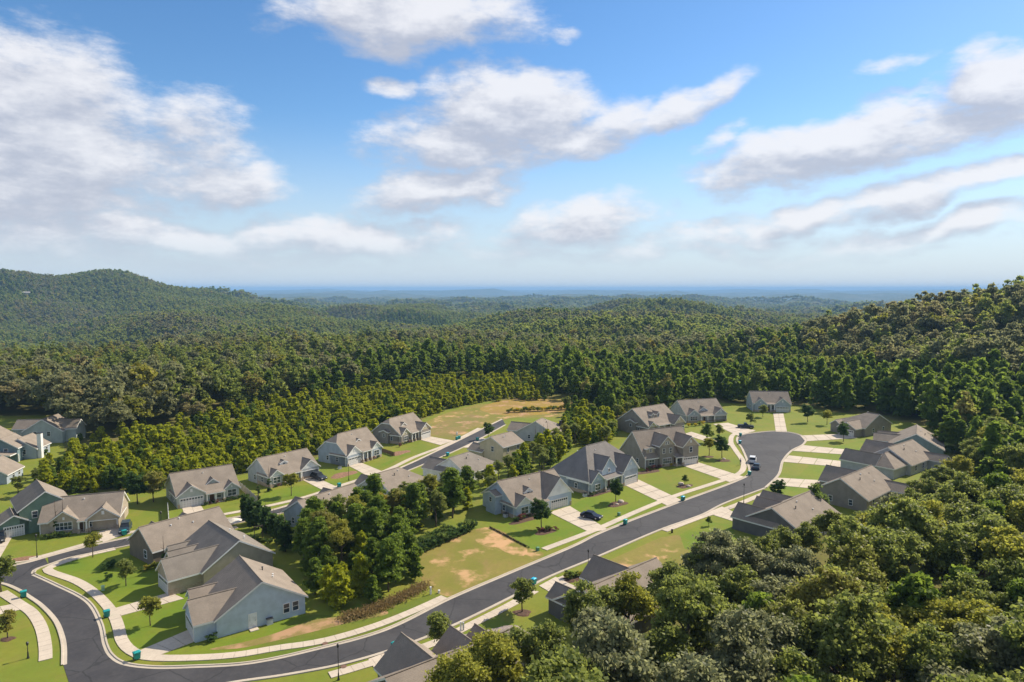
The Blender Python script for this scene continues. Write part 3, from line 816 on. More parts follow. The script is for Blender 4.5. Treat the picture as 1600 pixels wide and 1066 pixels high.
h.window('F', 14.6, -1.83, 3.7, 1.0, 1.4); h.window('F', 5.9, -.63, 3.9, .8, 1.3); h.window('F', 8.3, -.63, 3.9, .8, 1.3); h.window('F', 7.1, -.63, 6.4, 1.2, .8); h.window('F', 2.2, -.03, .95, 1.8, 1.4)
front_house('dormer_house', 'taupe house with pair of small white dormers tucked behind the two-storey house', w2(1012, 682), 38, 16.5, 14, 'taupe', 3.6, .68, (11.0, 16.5, 2.5, 3.4, .85),
            [(0, 4.0, .4, 3.0, .8)], [(4.6, 6.0, 2.4, 5.0, 6.4, .9), (7.4, 8.8, 2.4, 5.0, 6.4, .9)], gcol='beige', porch=(4.2, 10.8, 1.2), bump=(5, 9, .8, 4.0))
front_house('end_house', 'grey house with open garage and pickup in front near the road bulb', w2(1072, 661), 17, 16.6, 12.5, 'grey', 2.9, .72, (11.4, 16.6, 1.4, 2.9, .75),
            [(0.3, 5.4, .8, 2.9, .75)], [(6.4, 9.8, 1.2, 3.4, 4.1, .7)], gcol='steel', porch=(5.4, 11.4, 1.5), opened=True)
front_house('pine_edge_house', 'slate grey house standing against the dark pines at the road end', w2(1176, 643), -6, 15, 11, 'steel', 3.6, .7, (8.5, 14.5, 1.0, 3.2, .8),
            [(.6, 5.2, .8, 3.4, .85)], [], gcol='steel', porch=(5.2, 8.5, 1.2))
# houses seen from the back or the side
CORNER = w2(1351, 683)
h = House('side_gable_house', 'brown house with white garage doors in a low front gable beyond the bright lawn', CORNER, 32); h.vol(0, 16, 0, 12, 3.0, .48, 'y', wall='taupe', c1=1.0)
h.vol(-4.0, 6, 1.0, 7.2, 2.9, .6, 'x', wall='taupe', gable='taupe'); h.garage('L', 4.1, -4.02, 4.9); h.window('F', 5, -.02); h.window('F', 11, -.02); h.vents([(10, 5, 6.6, .3)]); h.vol(-1.2, 5, 8, 11.8, 2.9, .7, 'x', wall='taupe')


def rear_house(name, label, corner, ang, W_, D_, wall, eave, pitch, wings, c0=0.0, c1=0.0, roof=M_ROOF, rear=None, vents=True, lid=None):
    h = House(name, label, corner, ang)
    h.vol(0, W_, 0, D_, eave, pitch, 'x', c0, c1, wall, roof)
    for k, (a, b, y, e, pi) in enumerate(wings):
        h.vol(a, b, D_ * .4, y, e, pi, 'y', wall=wall, roof=roof)
        if k == 0: h.garage('B', (a + b) / 2, y + .01, min(4.9, b - a - .6))
        else: h.window('B', (a + b) / 2, y + .02, 1.0, min(1.8, b - a - .8), 1.4)
    if rear:
        for (a, b, y, e, pi) in rear: h.vol(a, b, y, D_ * .4, e, pi, 'y', wall=wall, roof=roof); h.window('F', (a + b) / 2, y - .02, .95, 1.6, 1.4)
    for k in range(3): h.window('F', W_ * (.2 + .3 * k), -.02, .95, 1.0, 1.4)
    h.door('F', W_ * .62, -.02, col=(.5, .5, .48)); h.window('L', D_ * .3, -.02, .95, .8, 1.2); h.window('L', D_ * .68, -.02, .95, .8, 1.2)
    if vents:
        zr = lambda y: eave + pitch * (D_ / 2 - abs(y - D_ / 2)) + .15
        h.vents([(W_ * .35, D_ * .34, zr(D_ * .34), .55), (W_ * .5, D_ * .42, zr(D_ * .42), .3), (W_ * .62, D_ * .22, zr(D_ * .22), .25)])
    return h


rear_house('backyard_house', 'dark grey house with a plumbing stack on its rear roof, beside the rough lot', (14.6, 91.9), 42, 17, 12, 'dark', 2.8, .58, [(9.4, 15.6, 15.0, 2.8, .8), (.2, 3.8, 13.6, 2.8, .75)], roof=M_ROOF)
rear_house('backyard_house', 'dark roofed house with three street-side wings beside the green and blue bins', (-10.3, 68.8), 38, 20, 12, 'dark', 2.8, .60, [(3.0, 10.0, 14.4, 2.9, .85), (10.6, 16.0, 13.4, 2.8, .85), (15.2, 18.8, 13.0, 2.8, .85)], roof=M_ROOF, c1=.35)
rear_house('backyard_house', 'dark taupe house with three stepped street-side gables behind the woodland edge', (56.2, 129), 42, 17, 12.4, 'dark', 2.8, .56, [(-.6, 4.6, 14.5, 2.8, .8), (4.8, 10.6, 13.4, 2.8, .85), (11.0, 16.4, 15.2, 2.8, .8)])
rear_house('backyard_house', 'taupe house with broad plain gable end and maroon vehicle parked in front', (79.5, 149.6), 41, 17, 12, 'taupe', 2.9, .60, [(8.6, 16.0, 14.6, 2.9, .75)], rear=[(12.6, 17.4, -3.4, 2.8, .55)])
h = rear_house('backyard_house', 'grey L-shaped house with dark hipped wing towards the road bulb', (107, 180), 38, 15.5, 12, 'grey', 2.9, .60, [(6.4, 13.4, 16.2, 2.9, .75)], rear=[(11.0, 15.4, -4.0, 2.8, .6)])
h.vol(-7.5, 1.0, 1.2, 10.0, 2.9, .58, 'x', 1.0, 0.0, 'grey'); h.vol(-7.6, -2.0, 6, 15.2, 2.9, .8, 'y', wall='grey')
rear_house('backyard_house', 'dark teal gable-ended house nearest the pine slope with two stepped wings', (126.8, 197.6), 59, 16, 14, 'teal', 2.8, .56, [(5.4, 11.4, 18.4, 2.7, .55), (11.6, 16.0, 17.6, 2.8, .6)])
rear_house('low_street_house', 'blue grey gabled house half hidden by pines, rear roof to the trees', (-40.4, 136.4), 55, 15, 10, 'steel', 2.8, .62, [(2.0, 6.4, 11.4, 2.8, .75), (9.5, 14.5, 11.5, 2.8, .7)])
rear_house('low_street_house', 'grey house with hipped end and paired skylight vents behind the tall pines', (-28, 155.1), 54, 13.5, 11, 'grey', 2.8, .62, [(.6, 4.8, 13.0, 2.8, .75)], c1=1.0)
rear_house('low_street_house', 'white sided house with low dark street-side roof behind the pines', (-11.7, 171.4), 55, 13.5, 11, 'white', 2.8, .6, [(-1.2, 5.4, 13.8, 2.8, .6)], c1=1.0, roof=M_ROOF2)
h = House('beige_house', 'plain beige two-storey box house with gabled roof above the shrubs', w2(786, 727), 50); h.vol(0, 9, 0, 9, 5.2, .5, 'x', wall='beige'); h.vol(-.6, 4, 7.5, 13, 2.8, .6, 'y', wall='beige')
h.window('F', 2.2, -.02, 3.4, .8, 1.2); h.window('F', 6.4, -.02, .9, 1.4, 1.4); h.window('F', 6.6, -.02, 3.4, .8, 1.2); h.window('L', 4, -.02, 3.4); h.vents([(4, 3, 7.2, .25)])
h = rear_house('chimney_house', 'grey house with broad pale roof and dark chimney at the street end', (13.7, 218.6), 66, 12.5, 13, 'grey', 3.0, .56, [(1.0, 8.0, 17.0, 2.9, .55)], c1=1.0); h.chimney(9.5, 1.2, .8, .8, 5.6, M_BLACK)
# corner lot
h = House('corner_house', 'brown corner house with long plain shingle roof and shaded gable end', w2(240, 886), 52); h.vol(0, 15, 0, 9.6, 2.9, .66, 'x', wall='brown'); h.window('L', 3, -.02); h.window('F', 4, -.02); h.window('F', 8, -.02)
h.vents([(5, 3.5, 5.3, .3), (7, 4.4, 5.9, .3), (9, 3.0, 5.0, .25)]); h.vol(3, 7, 6, 11.4, 2.9, .7, 'y', wall='brown'); h.vol(9, 13.4, 6, 11.6, 2.9, .7, 'y', wall='brown')
C2 = (-51.6, 111.0)
h = House('corner_house', 'grey-roofed stone-trimmed house with tan gable end beside the blue gabled house', C2, 44); h.vol(0, 12, 0, 13.5, 2.8, .62, 'y', wall='tan', roof=M_ROOF2)
h.vol(-5.2, 5, .8, 6.4, 2.8, .85, 'x', wall='tan', roof=M_ROOF2, base=1.0); h.garage('L', 3.6, -5.24, 4.4); h.vol(-2.6, 5, 7.6, 10.6, 2.9, .9, 'x', wall='tan', roof=M_ROOF2); h.vol(-1.6, 5, 11, 13.6, 2.9, .9, 'x', wall='tan', roof=M_ROOF2)
h.vents([(8, 9, 5.5, .3), (9.4, 6, 4.7, .3), (8.6, 4, 5.2, .25)]); h.window('L', 9.1, -2.64, 1.0, 1.2, 1.4)
C3 = w2(339, 998)
h = House('blue_gable_house', 'pale blue sided house whose big white-edged gable end faces the grass strip', C3, 36.5); h.vol(0, 12.9, 0, 11.6, 2.75, .60, 'y', wall='blue', rake=.35)
h.vol(-2.8, 5, .5, 6.6, 2.75, .72, 'x', wall='blue'); h.garage('L', 3.5, -2.84, 4.9); h.vol(-1.6, 5, 7.6, 11.0, 2.75, .8, 'x', wall='blue'); h.window('L', 9.3, -1.64, 1.0, 1.4, 1.4)
h.door('F', 5.0, -.02, col=(.62, .63, .62)); h.window('F', 10.0, -.02, 1.0, .85, 1.35); h.window('F', 11.4, -.02, 1.0, .85, 1.35); h.vents([(8.6, 7, 5.5, .55), (9.4, 4.4, 5.0, .3), (9.9, 6.0, 4.7, .25)])
m = MB(); m.box(4.4, 5.6, -1.1, 0, 0, .14); m.build('door_step', M_CONC, h.root)
# neighbourhood across the trees
for px, ang, W_, D_, col, lab, e in (((28, 722), 100, 9, 10, 'teal', 'teal gabled house with a porch roof beyond the young pines', 4.6), ((57, 717), 98, 9, 11, 'steel', 'grey house with tall white chimney beyond the young pines', 3.4),
                                  ((4, 703), 100, 9, 10, 'grey', 'grey house half out of view beside the golden bush', 3.6), ((11, 757), 102, 10, 11, 'steel', 'low grey house with pale brown roof beside the far side street', 2.8), ((98, 692), 96, 11, 14, 'sage', 'pale two-gabled house backing onto tall woodland trees', 4.4)):
    h = House('far_house', lab, w2(*px), ang); W_ *= .85; D_ *= .85; e *= .9; h.vol(0, W_, 0, D_, e, .62, 'x', wall=col); h.window('L', D_ * .35, -.02, e - 1.6); h.window('L', D_ * .7, -.02, e - 1.6); h.window('F', W_ * .4, -.02); h.window('F', W_ * .75, -.02)
    if 'chimney' in lab: h.chimney(1.2, -.6, 1.2, 1.1, 7.4)
    if 'porch' in lab: h.vol(-3.2, .2, .6, D_ - 1, 2.5, .12, 'x', wall='teal', z0=2.2); h.columns((.0, ), -.2, 2.4, False)
    if 'two-gabled' in lab: h.vol(2, 8, -3.2, 5, 4.4, .75, 'y', wall=col); h.vol(3.5, 9.5, 8, 17, 4.2, .75, 'y', wall=col)

# ------------------------------------------------------------------ trees
def quads_to_mesh(name, c, nrm, size, tint, mat, aspect=1.0, up=None):
    """leaf faces: centres C, facing NRM, edge SIZE"""
    n = len(c); r = RNG.normal(size=(n, 3)) if up is None else up + RNG.normal(size=(n, 3)) * .35
    t = np.cross(nrm, r); t /= np.linalg.norm(t, axis=1)[:, None] + 1e-9
    b = np.cross(nrm, t); s = size[:, None] * .5
    q = np.stack([c - t * s * aspect - b * s * .55, c + t * s * aspect * .2 - b * s, c + t * s * aspect + b * s * .45, c - t * s * aspect * .25 + b * s], 1).reshape(-1, 3)
    me = bpy.data.meshes.new(name); me.vertices.add(n * 4); me.vertices.foreach_set('co', q.ravel())
    me.loops.add(n * 4); me.loops.foreach_set('vertex_index', np.arange(n * 4, dtype=np.int32))
    me.polygons.add(n); me.polygons.foreach_set('loop_start', np.arange(0, n * 4, 4, dtype=np.int32)); me.polygons.foreach_set('loop_total', np.full(n, 4, np.int32))
    at = me.attributes.new('tint', 'FLOAT', 'POINT'); at.data.foreach_set('value', np.repeat(np.clip(tint, 0, 1), 4).astype(np.float32))
    me.materials.append(mat); me.update(calc_edges=True)
    return me


def sphere_dirs(n):
    v = RNG.normal(size=(n, 3)); return v / np.linalg.norm(v, axis=1)[:, None]


def oak_crown(name, R, Ht, clumps, per, leaf, mat, low=.3, lump=.34):
    """broad crown: lumps of leaves spread over and through an uneven dome; base at z = low*Ht"""
    zc = Ht * (low + (1 - low) * .5); rz = Ht * (1 - low) * .5
    d = sphere_dirs(clumps); d[:, 2] = np.where(d[:, 2] < -.35, -d[:, 2], d[:, 2])
    lobes = 8; la = np.arange(lobes) * 2.4 + RNG.uniform(-.5, .5, lobes); lr = RNG.uniform(.12, .66, lobes) * R
    lc = np.stack([np.cos(la) * lr, np.sin(la) * lr, zc + rz * (RNG.uniform(-.5, .62, lobes) - .2 * lr / R)], 1); lrad = RNG.uniform(.30, .52, lobes) * R
    lc[0] = (0, 0, zc + rz * .45); lrad[0] = .5 * R
    li = RNG.integers(0, lobes, clumps); d[:, 2] = np.where((d[:, 2] < -.1) & (RNG.uniform(0, 1, clumps) < .6), -d[:, 2], d[:, 2])
    cc = lc[li] + d * (lrad[li] * RNG.uniform(.55, 1.12, clumps))[:, None] * np.array([1, 1, .9 * rz / (R * .8)])
    cr = RNG.uniform(.45, 1.15, clumps) * lump * R * .8
    ct = RNG.uniform(.05, .8, clumps)
    dd = sphere_dirs(clumps * per); dd[:, 2] = np.where(dd[:, 2] < -.25, -dd[:, 2], dd[:, 2])
    k = np.repeat(np.arange(clumps), per); rr = np.abs(RNG.normal(.72, .34, len(k)))
    c = cc[k] + dd * (cr[k] * rr)[:, None] * np.array([1, 1, .78])
    n = dd * .55 + RNG.normal(size=dd.shape) * .75 + np.array([0, 0, .30]); n /= np.linalg.norm(n, axis=1)[:, None]
    return quads_to_mesh(name, c, n, leaf * RNG.uniform(.6, 1.35, len(k)), ct[k] + RNG.normal(size=len(k)) * .22, mat)


def pine_crown(name, R, Ht, tufts, per, leaf, mat, low=.12, cone=1.0):
    """whorls of ragged boughs round a leader, each bough a run of needle sprays"""
    nb = max(12, tufts // 3); h = np.sort(RNG.uniform(0, 1, nb)) ** .9; h = .55 * h + .45 * np.round(h * 9) / 9
    prof = ((1 - h) ** .5 * (1 - cone) + (1 - h) ** .9 * cone) * (1 - .45 * np.exp(-h * 8)) + .07
    an = np.arange(nb) * 2.4 + RNG.uniform(-.7, .7, nb); ln = prof * R * RNG.uniform(.55, 1.2, nb); side = 1 + .22 * np.cos(an - RNG.uniform(0, 6))
    t = np.array([.38, .68, 1.0]); k = np.repeat(np.arange(nb), 3); tt = np.tile(t, nb) + RNG.normal(size=nb * 3) * .08
    up = RNG.uniform(-.12, .42, nb)
    c0 = np.stack([np.cos(an[k]) * ln[k] * side[k] * tt, np.sin(an[k]) * ln[k] * side[k] * tt, Ht * (low + (1 - low) * h[k]) + ln[k] * tt * up[k]], 1)
    q = np.repeat(np.arange(len(c0)), per); sp = RNG.normal(size=(len(q), 3)) * np.array([1, 1, .55]) * (R * .115)
    out = np.stack([np.cos(an), np.sin(an), np.full(nb, .4)], 1)[k][q]
    n = RNG.normal(size=(len(q), 3)) * .7 + out * .35 + np.array([0, 0, .55]); n /= np.linalg.norm(n, axis=1)[:, None]
    tint = RNG.uniform(.05, .75, nb)[k][q] + RNG.normal(size=len(q)) * .22
    return quads_to_mesh(name, c0[q] + sp, n, leaf * RNG.uniform(.6, 1.4, len(q)), tint, mat, 1.5, out)


def trunk_mesh(name, Ht, r, limbs=6, spread=2.2, top=.8):
    m = MB(); sway = random.uniform(-.25, .25)
    P = [(0, 0, -.15), (sway * .2, .05, Ht * .2), (sway, .1, Ht * .5), (sway * .6, 0, Ht * top)]
    m.tube(P, [r * 1.25, r, r * .7, r * .22], 8)
    for k in range(limbs):
        a = 2.4 * k + random.uniform(-.4, .4); z0 = Ht * random.uniform(.3, .6); L = spread * random.uniform(.6, 1.1)
        m.tube([(sway * .6, .05, z0), (math.cos(a) * L * .5, math.sin(a) * L * .5, z0 + L * .4), (math.cos(a) * L, math.sin(a) * L, z0 + L * .9)], [r * .42, r * .28, r * .08], 6)
    me = m.mesh(name, M_BARK); me.polygons.foreach_set('use_smooth', [True] * len(me.polygons))
    return me


# crown and trunk shapes; sizes in metres for a tree of unit scale
OAK_HI = [oak_crown('crown', 5.0, 13.5, 110, 200, .31, mt, .26, .25) for mt in (M_OAK, M_OAK, M_OAK, M_OAKY, M_OAKY, M_OAKG, M_OAKG)]
OAK_TR = [trunk_mesh('trunk', 13.5, .30, 7, 3.0) for _ in range(3)]
PINE_HI = [pine_crown('crown', 3.5, 13.0, 190, 60, .42, mt, .25, .4) for mt in (M_PINE, M_PINE, M_PINE)]
PINE_YHI = [pine_crown('crown', 2.1, 7.0, 120, 44, .36, mt, .06, .65) for mt in (M_PINEY, M_PINEY, M_PINE)]
PINE_TR = [trunk_mesh('trunk', 13.0, .2, 4, 1.4, .93) for _ in range(2)]
YPINE_TR = [trunk_mesh('trunk', 7.0, .11, 3, .9, .93)]
TREE_N = {}


def tree(name, crown, trunk, loc, s, label, group=None, sz=None, cat='tree'):
    o = empty(name, loc, random.uniform(0, 6.28)); o.scale = (s, s, sz or s)
    link('trunk', trunk, o); link('crown', crown, o)
    tag(o, label, cat, group)
    return o


def inside(poly, x, y):
    c = False; n = len(poly)
    for i in range(n):
        x1, y1 = poly[i]; x2, y2 = poly[i - 1]
        if (y1 > y) != (y2 > y) and x < (x2 - x1) * (y - y1) / (y2 - y1) + x1: c = not c
    return c


def scatter(poly, spacing, n=4000, jitter=None):
    xs = [p[0] for p in poly]; ys = [p[1] for p in poly]; out = []
    grid = {}
    for _ in range(n):
        x = random.uniform(min(xs), max(xs)); y = random.uniform(min(ys), max(ys))
        if not inside(poly, x, y): continue
        k = (int(x // spacing), int(y // spacing))
        if any((x - a) ** 2 + (y - b) ** 2 < spacing ** 2 for i in (-1, 0, 1) for j in (-1, 0, 1) for a, b in grid.get((k[0] + i, k[1] + j), ())): continue
        grid.setdefault(k, []).append((x, y)); out.append((x, y))
    return out


def tz(x, y): return float(terrain(x, y))


# the wood on the near slope, behind the gardens
NEAR = [(-8, 44), (-1, 58), (5, 66), (13, 75), (20, 83), (30, 97), (37, 98), (44, 96), (57, 108), (80, 123), (104, 142), (127, 161), (148, 178), (188, 196), (215, 215), (190, 120), (120, 40), (60, 30), (10, 34)]
for (x, y) in sorted(scatter(NEAR, 5.0, 9000), key=lambda p: p[0] ** 2 + p[1] ** 2)[:285]:
    if abs(x) > y * .80 + 8: continue
    edge = random.random(); pn = math.sin(x * .05 + y * .031) + math.sin(y * .07 - x * .02)
    if edge < .16:
        k = random.randrange(3)
        tree('pine_tree', PINE_HI[k], PINE_TR[k % 2], (x, y, tz(x, y)), random.uniform(.95, 1.2), 'dark green pine growing among the oaks on the near wooded slope', 'pines of the near wooded slope')
    else:
        k = random.choice((0, 1, 2, 0, 1, 3, 4) if pn > 0 else (0, 1, 2, 5, 6, 4)); s = random.uniform(.88, 1.22)
        nm = {3: 'yellowing', 4: 'yellowing', 5: 'silvery grey-green', 6: 'silvery grey-green'}.get(k, 'deep green')
        tree('oak_tree', OAK_HI[k], OAK_TR[k % 3], (x, y, tz(x, y)), s, nm + ' broadleaf tree in the near wooded slope behind the gardens', nm + ' trees of the near wooded slope', s * random.uniform(.9, 1.12))

for (x, y, sc) in ((9.5, 84.5, .92), (-4.5, 66.5, .9), (-1.5, 70, .92), (3.5, 74.5, .9), (15.5, 87.5, .86), (22, 92.5, .84), (28, 97.5, .92)):
    tree('oak_tree', OAK_HI[random.choice((0, 1, 3))], OAK_TR[0], (x, y, 0), sc, 'broadleaf tree leaning over the back roofs of the dark grey houses', 'trees over the back roofs')
for (x, y, sc) in ((41, 108, .74), (46.5, 113, .68), (52, 117.5, .66), (58, 121, .70), (65, 121, .75), (73, 127, .78), (80, 134, .74), (87, 140, .78), (94, 146, .82), (104, 155, .8), (114, 166, .82), (122, 176, .8), (131, 186, .85), (140, 197, .9)):
    tree('oak_tree', OAK_HI[random.choice((0, 1, 5, 3))], OAK_TR[1], (x, y, 0), sc, 'smaller broadleaf tree at the wood edge close behind the road-bulb house gardens', 'smaller trees behind the road-bulb gardens')

# the block of wood between the two streets
MID = [w2(*p) for p in ((455, 862), (490, 846), (540, 832), (590, 818), (640, 804), (690, 790), (728, 780), (735, 800), (700, 818), (650, 838), (622, 860), (640, 890), (655, 915), (600, 938), (545, 955), (505, 958), (492, 930), (478, 900), (470, 870))]
for i, (x, y) in enumerate(scatter(MID, 3.3, 3000)[:110]):
    g = Vector((x, y, 0)); d = y
    near = y < 118
    if (near and random.random() < .8) or random.random() < .25:
        k = random.randrange(3); s = random.uniform(.6, 1.0)
        tree('young_pine', PINE_YHI[2] if random.random() < .7 else PINE_YHI[k], YPINE_TR[0], (x, y, 0), s, 'bushy young pine at the front of the wood between the streets', 'young pines between the streets')
    elif random.random() < .78:
        k = random.randrange(3)
        tree('pine_tree', PINE_HI[k], PINE_TR[k % 2], (x, y, 0), random.uniform(.55, .85), 'tall dark pine in the block of wood between the two streets', 'pines between the streets')
    else:
        k = random.choice((0, 1, 3)); s = random.uniform(.5, .68)
        tree('leafy_tree', OAK_HI[k], OAK_TR[k % 3], (x, y, 0), s, 'leafy tree among the pines in the wood between the streets', 'leafy trees between the streets')
EXTRA = [w2(*p) for p in ((880, 690), (880, 672), (905, 655), (950, 660), (958, 690), (935, 700))]
for (x, y) in scatter(EXTRA, 3.2, 2500)[:45]:
    k = random.randrange(3); tree('young_pine', PINE_YHI[k], YPINE_TR[0], (x, y, 0), random.uniform(.55, 1.0), 'young pine in the scrub behind the hip-roofed blue house', 'scrub pines behind the upper houses')
EXTRA2 = [w2(*p) for p in ((105, 772), (110, 745), (160, 735), (255, 738), (262, 752), (255, 768), (180, 768))]
for (x, y) in scatter(EXTRA2, 3.2, 2500)[:70]:
    k = random.randrange(3); tree('young_pine', PINE_YHI[k], YPINE_TR[0], (x, y, 0), random.uniform(.45, .8), 'young yellow-green pine behind the three-gabled sage house', 'young pines behind the lower houses')

for ply, lab, grp, nmax, sp in (([(745, 762), (800, 742), (818, 726), (845, 708), (884, 692), (958, 668), (962, 702), (905, 694), (862, 736), (806, 757), (762, 778)], 'young tree in the strip behind the blue grey house', 'young trees behind the upper houses', 60, 3.2),
                                ([(20, 776), (62, 762), (72, 738), (112, 735), (108, 772), (60, 776)], 'young pine between the far gardens and the green house', 'young pines by the far gardens', 36, 3.4),
                                ([(880, 640), (960, 640), (1045, 628), (960, 664), (900, 668)], 'bright young pine behind the taupe houses', 'young pines behind the taupe houses', 40, 4.0)):
    for (x, y) in scatter([w2(*p) for p in ply], sp, 3000)[:nmax]:
        k = random.randrange(3)
        if random.random() < .3: tree('leafy_tree', OAK_HI[k], OAK_TR[k], (x, y, 0), random.uniform(.3, .5), lab.replace('young', 'small leafy').replace('pine', 'tree').replace('bright ', ''), grp + ', leafy ones')
        else: tree('young_pine', PINE_YHI[k], YPINE_TR[0], (x, y, 0), random.uniform(.6, 1.0), lab, grp)

# single garden trees: (x, y, height, crown kind, label)
OAK_S = [oak_crown('crown', 1.85, 5.2, 80, 90, .22, mt, .12, .34) for mt in (M_CYP, M_OAK, M_OAKY, M_SHRUB)]
CYP = [pine_crown('crown', 1.5, 5.5, 90, 46, .34, M_CYP, .02, .5), pine_crown('crown', .62, 3.4, 40, 30, .24, M_CYP, .02, .35)]
SM_TR = trunk_mesh('trunk', 5.2, .09, 5, 1.1, .8)
for px, hgt, k, lab in (((145, 871), 4.6, 2, 'small yellow-green street tree on the corner lawn by the pavement'), ((197, 916), 4.8, 1, 'round garden tree on the corner lawn in front of the brown house'),
                        ((235, 978), 4.4, 2, 'feathery young tree on the lawn between two corner driveways'), ((12, 998), 4.0, 1, 'thin young tree ringed by mulch on the lawn inside the bend'),
                        ((816, 957), 5.6, 1, 'leafy maple ringed by pale stones on the lawn beside the wide driveway'), ((687, 1020), 5.8, 1, 'dark leafy maple beside the pavement next to the bins'),
                        ((846, 826), 6.0, 0, 'dense dark tree in a mulch bed before the blue grey house'), ((962, 784), 5.4, 0, 'dark oval tree beside boulders on the lawn of the hip-roofed house'),
                        ((1070, 758), 2.6, 3, 'sparse little tree between boulders before the two-storey house'), ((1128, 716), 6.4, 0, 'dark oval tree near the pavement before the two-storey house'),
                        ((1108, 712), 5.4, 2, 'yellow-green tree beside the two-storey house garage'), ((1104, 692), 6.2, 3, 'greyish rounded tree between the upper house driveways'),
                        ((1124, 684), 4.6, 1, 'small dark tree beside the driveway of the open-garage house'), ((1173, 666), 4.8, 1, 'small tree next to the parked pickup'),
                        ((1318, 690), 6.0, 0, 'slender dark tree on the bright lawn by the low garage gable'), ((1214, 782), 4.8, 0, 'small evergreen beside the pavement near the road lamp'),
                        ((1262, 660), 6.5, 0, 'dark oval tree on the lawn beyond the road bulb'), ((1292, 664), 5.5, 2, 'yellow-green tree on the lawn beside the brown side-gabled house'), ((1192, 652), 5.0, 1, 'small tree before the slate grey house at the pines'), ((455, 775), 5.6, 2, 'round yellow-green tree on the lawn of the open-garage cottage'), ((1107, 822), 2.0, 3, 'small shrub tree on the bright lawn near the wood'),
                        ((763, 686), 5.4, 0, 'dark rounded tree at the street end beside the turning area'), ((2, 925), 6.0, 1, 'street tree on the verge at the bend by the road'),
                        ((240, 785), 7.5, 1, 'dark round tree beside the side wall of the sage three-gable house'), ((215, 788), 7.0, 0, 'dark round tree between the tan ranch and the sage house'),
                        ((1275, 812), 7.5, 3, 'greyish dry-leaved tree rising beside the dark taupe house')):
    tree('garden_tree', OAK_S[k], SM_TR, G(*px), hgt / 5.2, lab)
for i, px in enumerate(((392, 818), (404, 826), (416, 834), (428, 841), (438, 850), (384, 812), (446, 862))):
    tree('cypress_tree', CYP[0], YPINE_TR[0], G(*px), random.uniform(.95, 1.2), 'dense dark cypress in the screening row beside the back patio', 'cypress screen by the patio')
for i, px in enumerate(((88, 836), (101, 834), (420, 768), (837, 702), (843, 701), (849, 700), (855, 699), (256, 892), (404, 781))):
    lab = ('narrow columnar evergreen against a house wall')
    tree('columnar_evergreen', CYP[1], YPINE_TR[0], G(*px), random.uniform(.9, 1.25), lab, 'columnar evergreens by the houses')


# shrubs
def shrub_mesh(mat, n=14, per=55, leaf=.16): return oak_crown('shrub', .75, 1.15, n, per, leaf, mat, .0, .5)


SHR = [shrub_mesh(M_SHRUB), shrub_mesh(M_CYP), shrub_mesh(M_RED), shrub_mesh(M_GOLD), shrub_mesh(M_OAKY)]


def shrub(px, s, k, label, group=None, z=.02):
    g = G(*px); o = link('shrub', SHR[k], None, (g.x, g.y, z), random.uniform(0, 6)); o.scale = (s, s, s * random.uniform(.8, 1.05)); tag(o, label, 'shrub', group)


def row(a, b, n, s, kinds, label, group):
    for i in range(n):
        t = i / max(1, n - 1); shrub((a[0] + (b[0] - a[0]) * t + random.uniform(-1, 1), a[1] + (b[1] - a[1]) * t + random.uniform(-.5, .5)), s * random.uniform(.8, 1.2), random.choice(kinds), label, group)


row((70, 842), (108, 838), 6, .9, (1, 0), 'low shrub along the front of the tan ranch house', 'shrubs before the ranch house')
row((322, 789), (338, 786), 4, .7, (1, 2), 'small shrub beside the sage house porch', 'shrubs before the sage house')
row((350, 784), (374, 779), 6, .7, (1,), 'clipped shrub under the sage house window', 'clipped shrubs before the sage house')
row((430, 762), (462, 752), 6, .6, (1, 2), 'dark shrub in the bed of the pale grey cottage', 'shrubs before the cottage')
row((565, 722), (590, 716), 6, .7, (1, 2), 'dark shrub before the slate grey house', 'shrubs before the slate house')
row((625, 698), (645, 690), 5, .8, (1, 2, 0), 'shrub along the taupe brown house', 'shrubs before the brown house')
row((806, 815), (832, 806), 6, .9, (0, 2, 1), 'flowering shrub in the bed of the blue grey house', 'shrubs before the blue grey house')
row((924, 775), (952, 763), 7, .9, (1, 0), 'rounded shrub along the stone skirting of the hip-roofed house', 'shrubs before the hip-roofed house')
row((1010, 737), (1036, 730), 7, .9, (2, 2, 0), 'reddish shrub in the bed of the two-storey house', 'red shrubs before the two-storey house')
row((1048, 729), (1064, 725), 3, .9, (3,), 'golden flowering shrub beside the two-storey house porch', 'golden shrubs by the porch')
row((1076, 667), (1098, 664), 5, 1.2, (3, 3, 0), 'golden round shrub before the open-garage house', 'golden shrubs before the end house')
row((842, 831), (868, 829), 5, .9, (2, 0, 2), 'dusky pink shrub round the dense dark tree', 'shrubs round the dark tree')
row((160, 893), (176, 886), 3, 1.2, (1,), 'dark shrub against the brown corner house', 'shrubs by the corner house')
row((222, 893), (262, 884), 8, .8, (0, 4), 'yellow-green shrub in the bed between the corner houses', 'shrubs between the corner houses')
row((366, 838), (424, 850), 16, .75, (1, 0), 'clipped hedge shrub curving round the back patio', 'patio hedge shrubs')
row((640, 872), (740, 826), 26, 1.6, (1, 1, 0), 'sprawling green bush bordering the bare lot', 'bushes bordering the bare lot')
row((645, 858), (700, 834), 14, 1.6, (1, 0), 'sprawling green bush bordering the bare lot', 'bushes bordering the bare lot')
row((885, 905), (905, 902), 5, .9, (0, 4), 'loose shrub in the round stone-edged bed by the road lamp', 'shrubs by the road lamp')
row((170, 906), (174, 906), 1, 1.0, (1,), 'single dark round bush on the corner lawn', None)
row((331, 1002), (334, 1002), 1, 1.0, (1,), 'single round bush at the corner of the blue gabled house', None)
row((32, 700), (70, 712), 6, 1.6, (1, 0, 4), 'garden bush among the houses beyond the young pines', 'bushes of the far gardens')
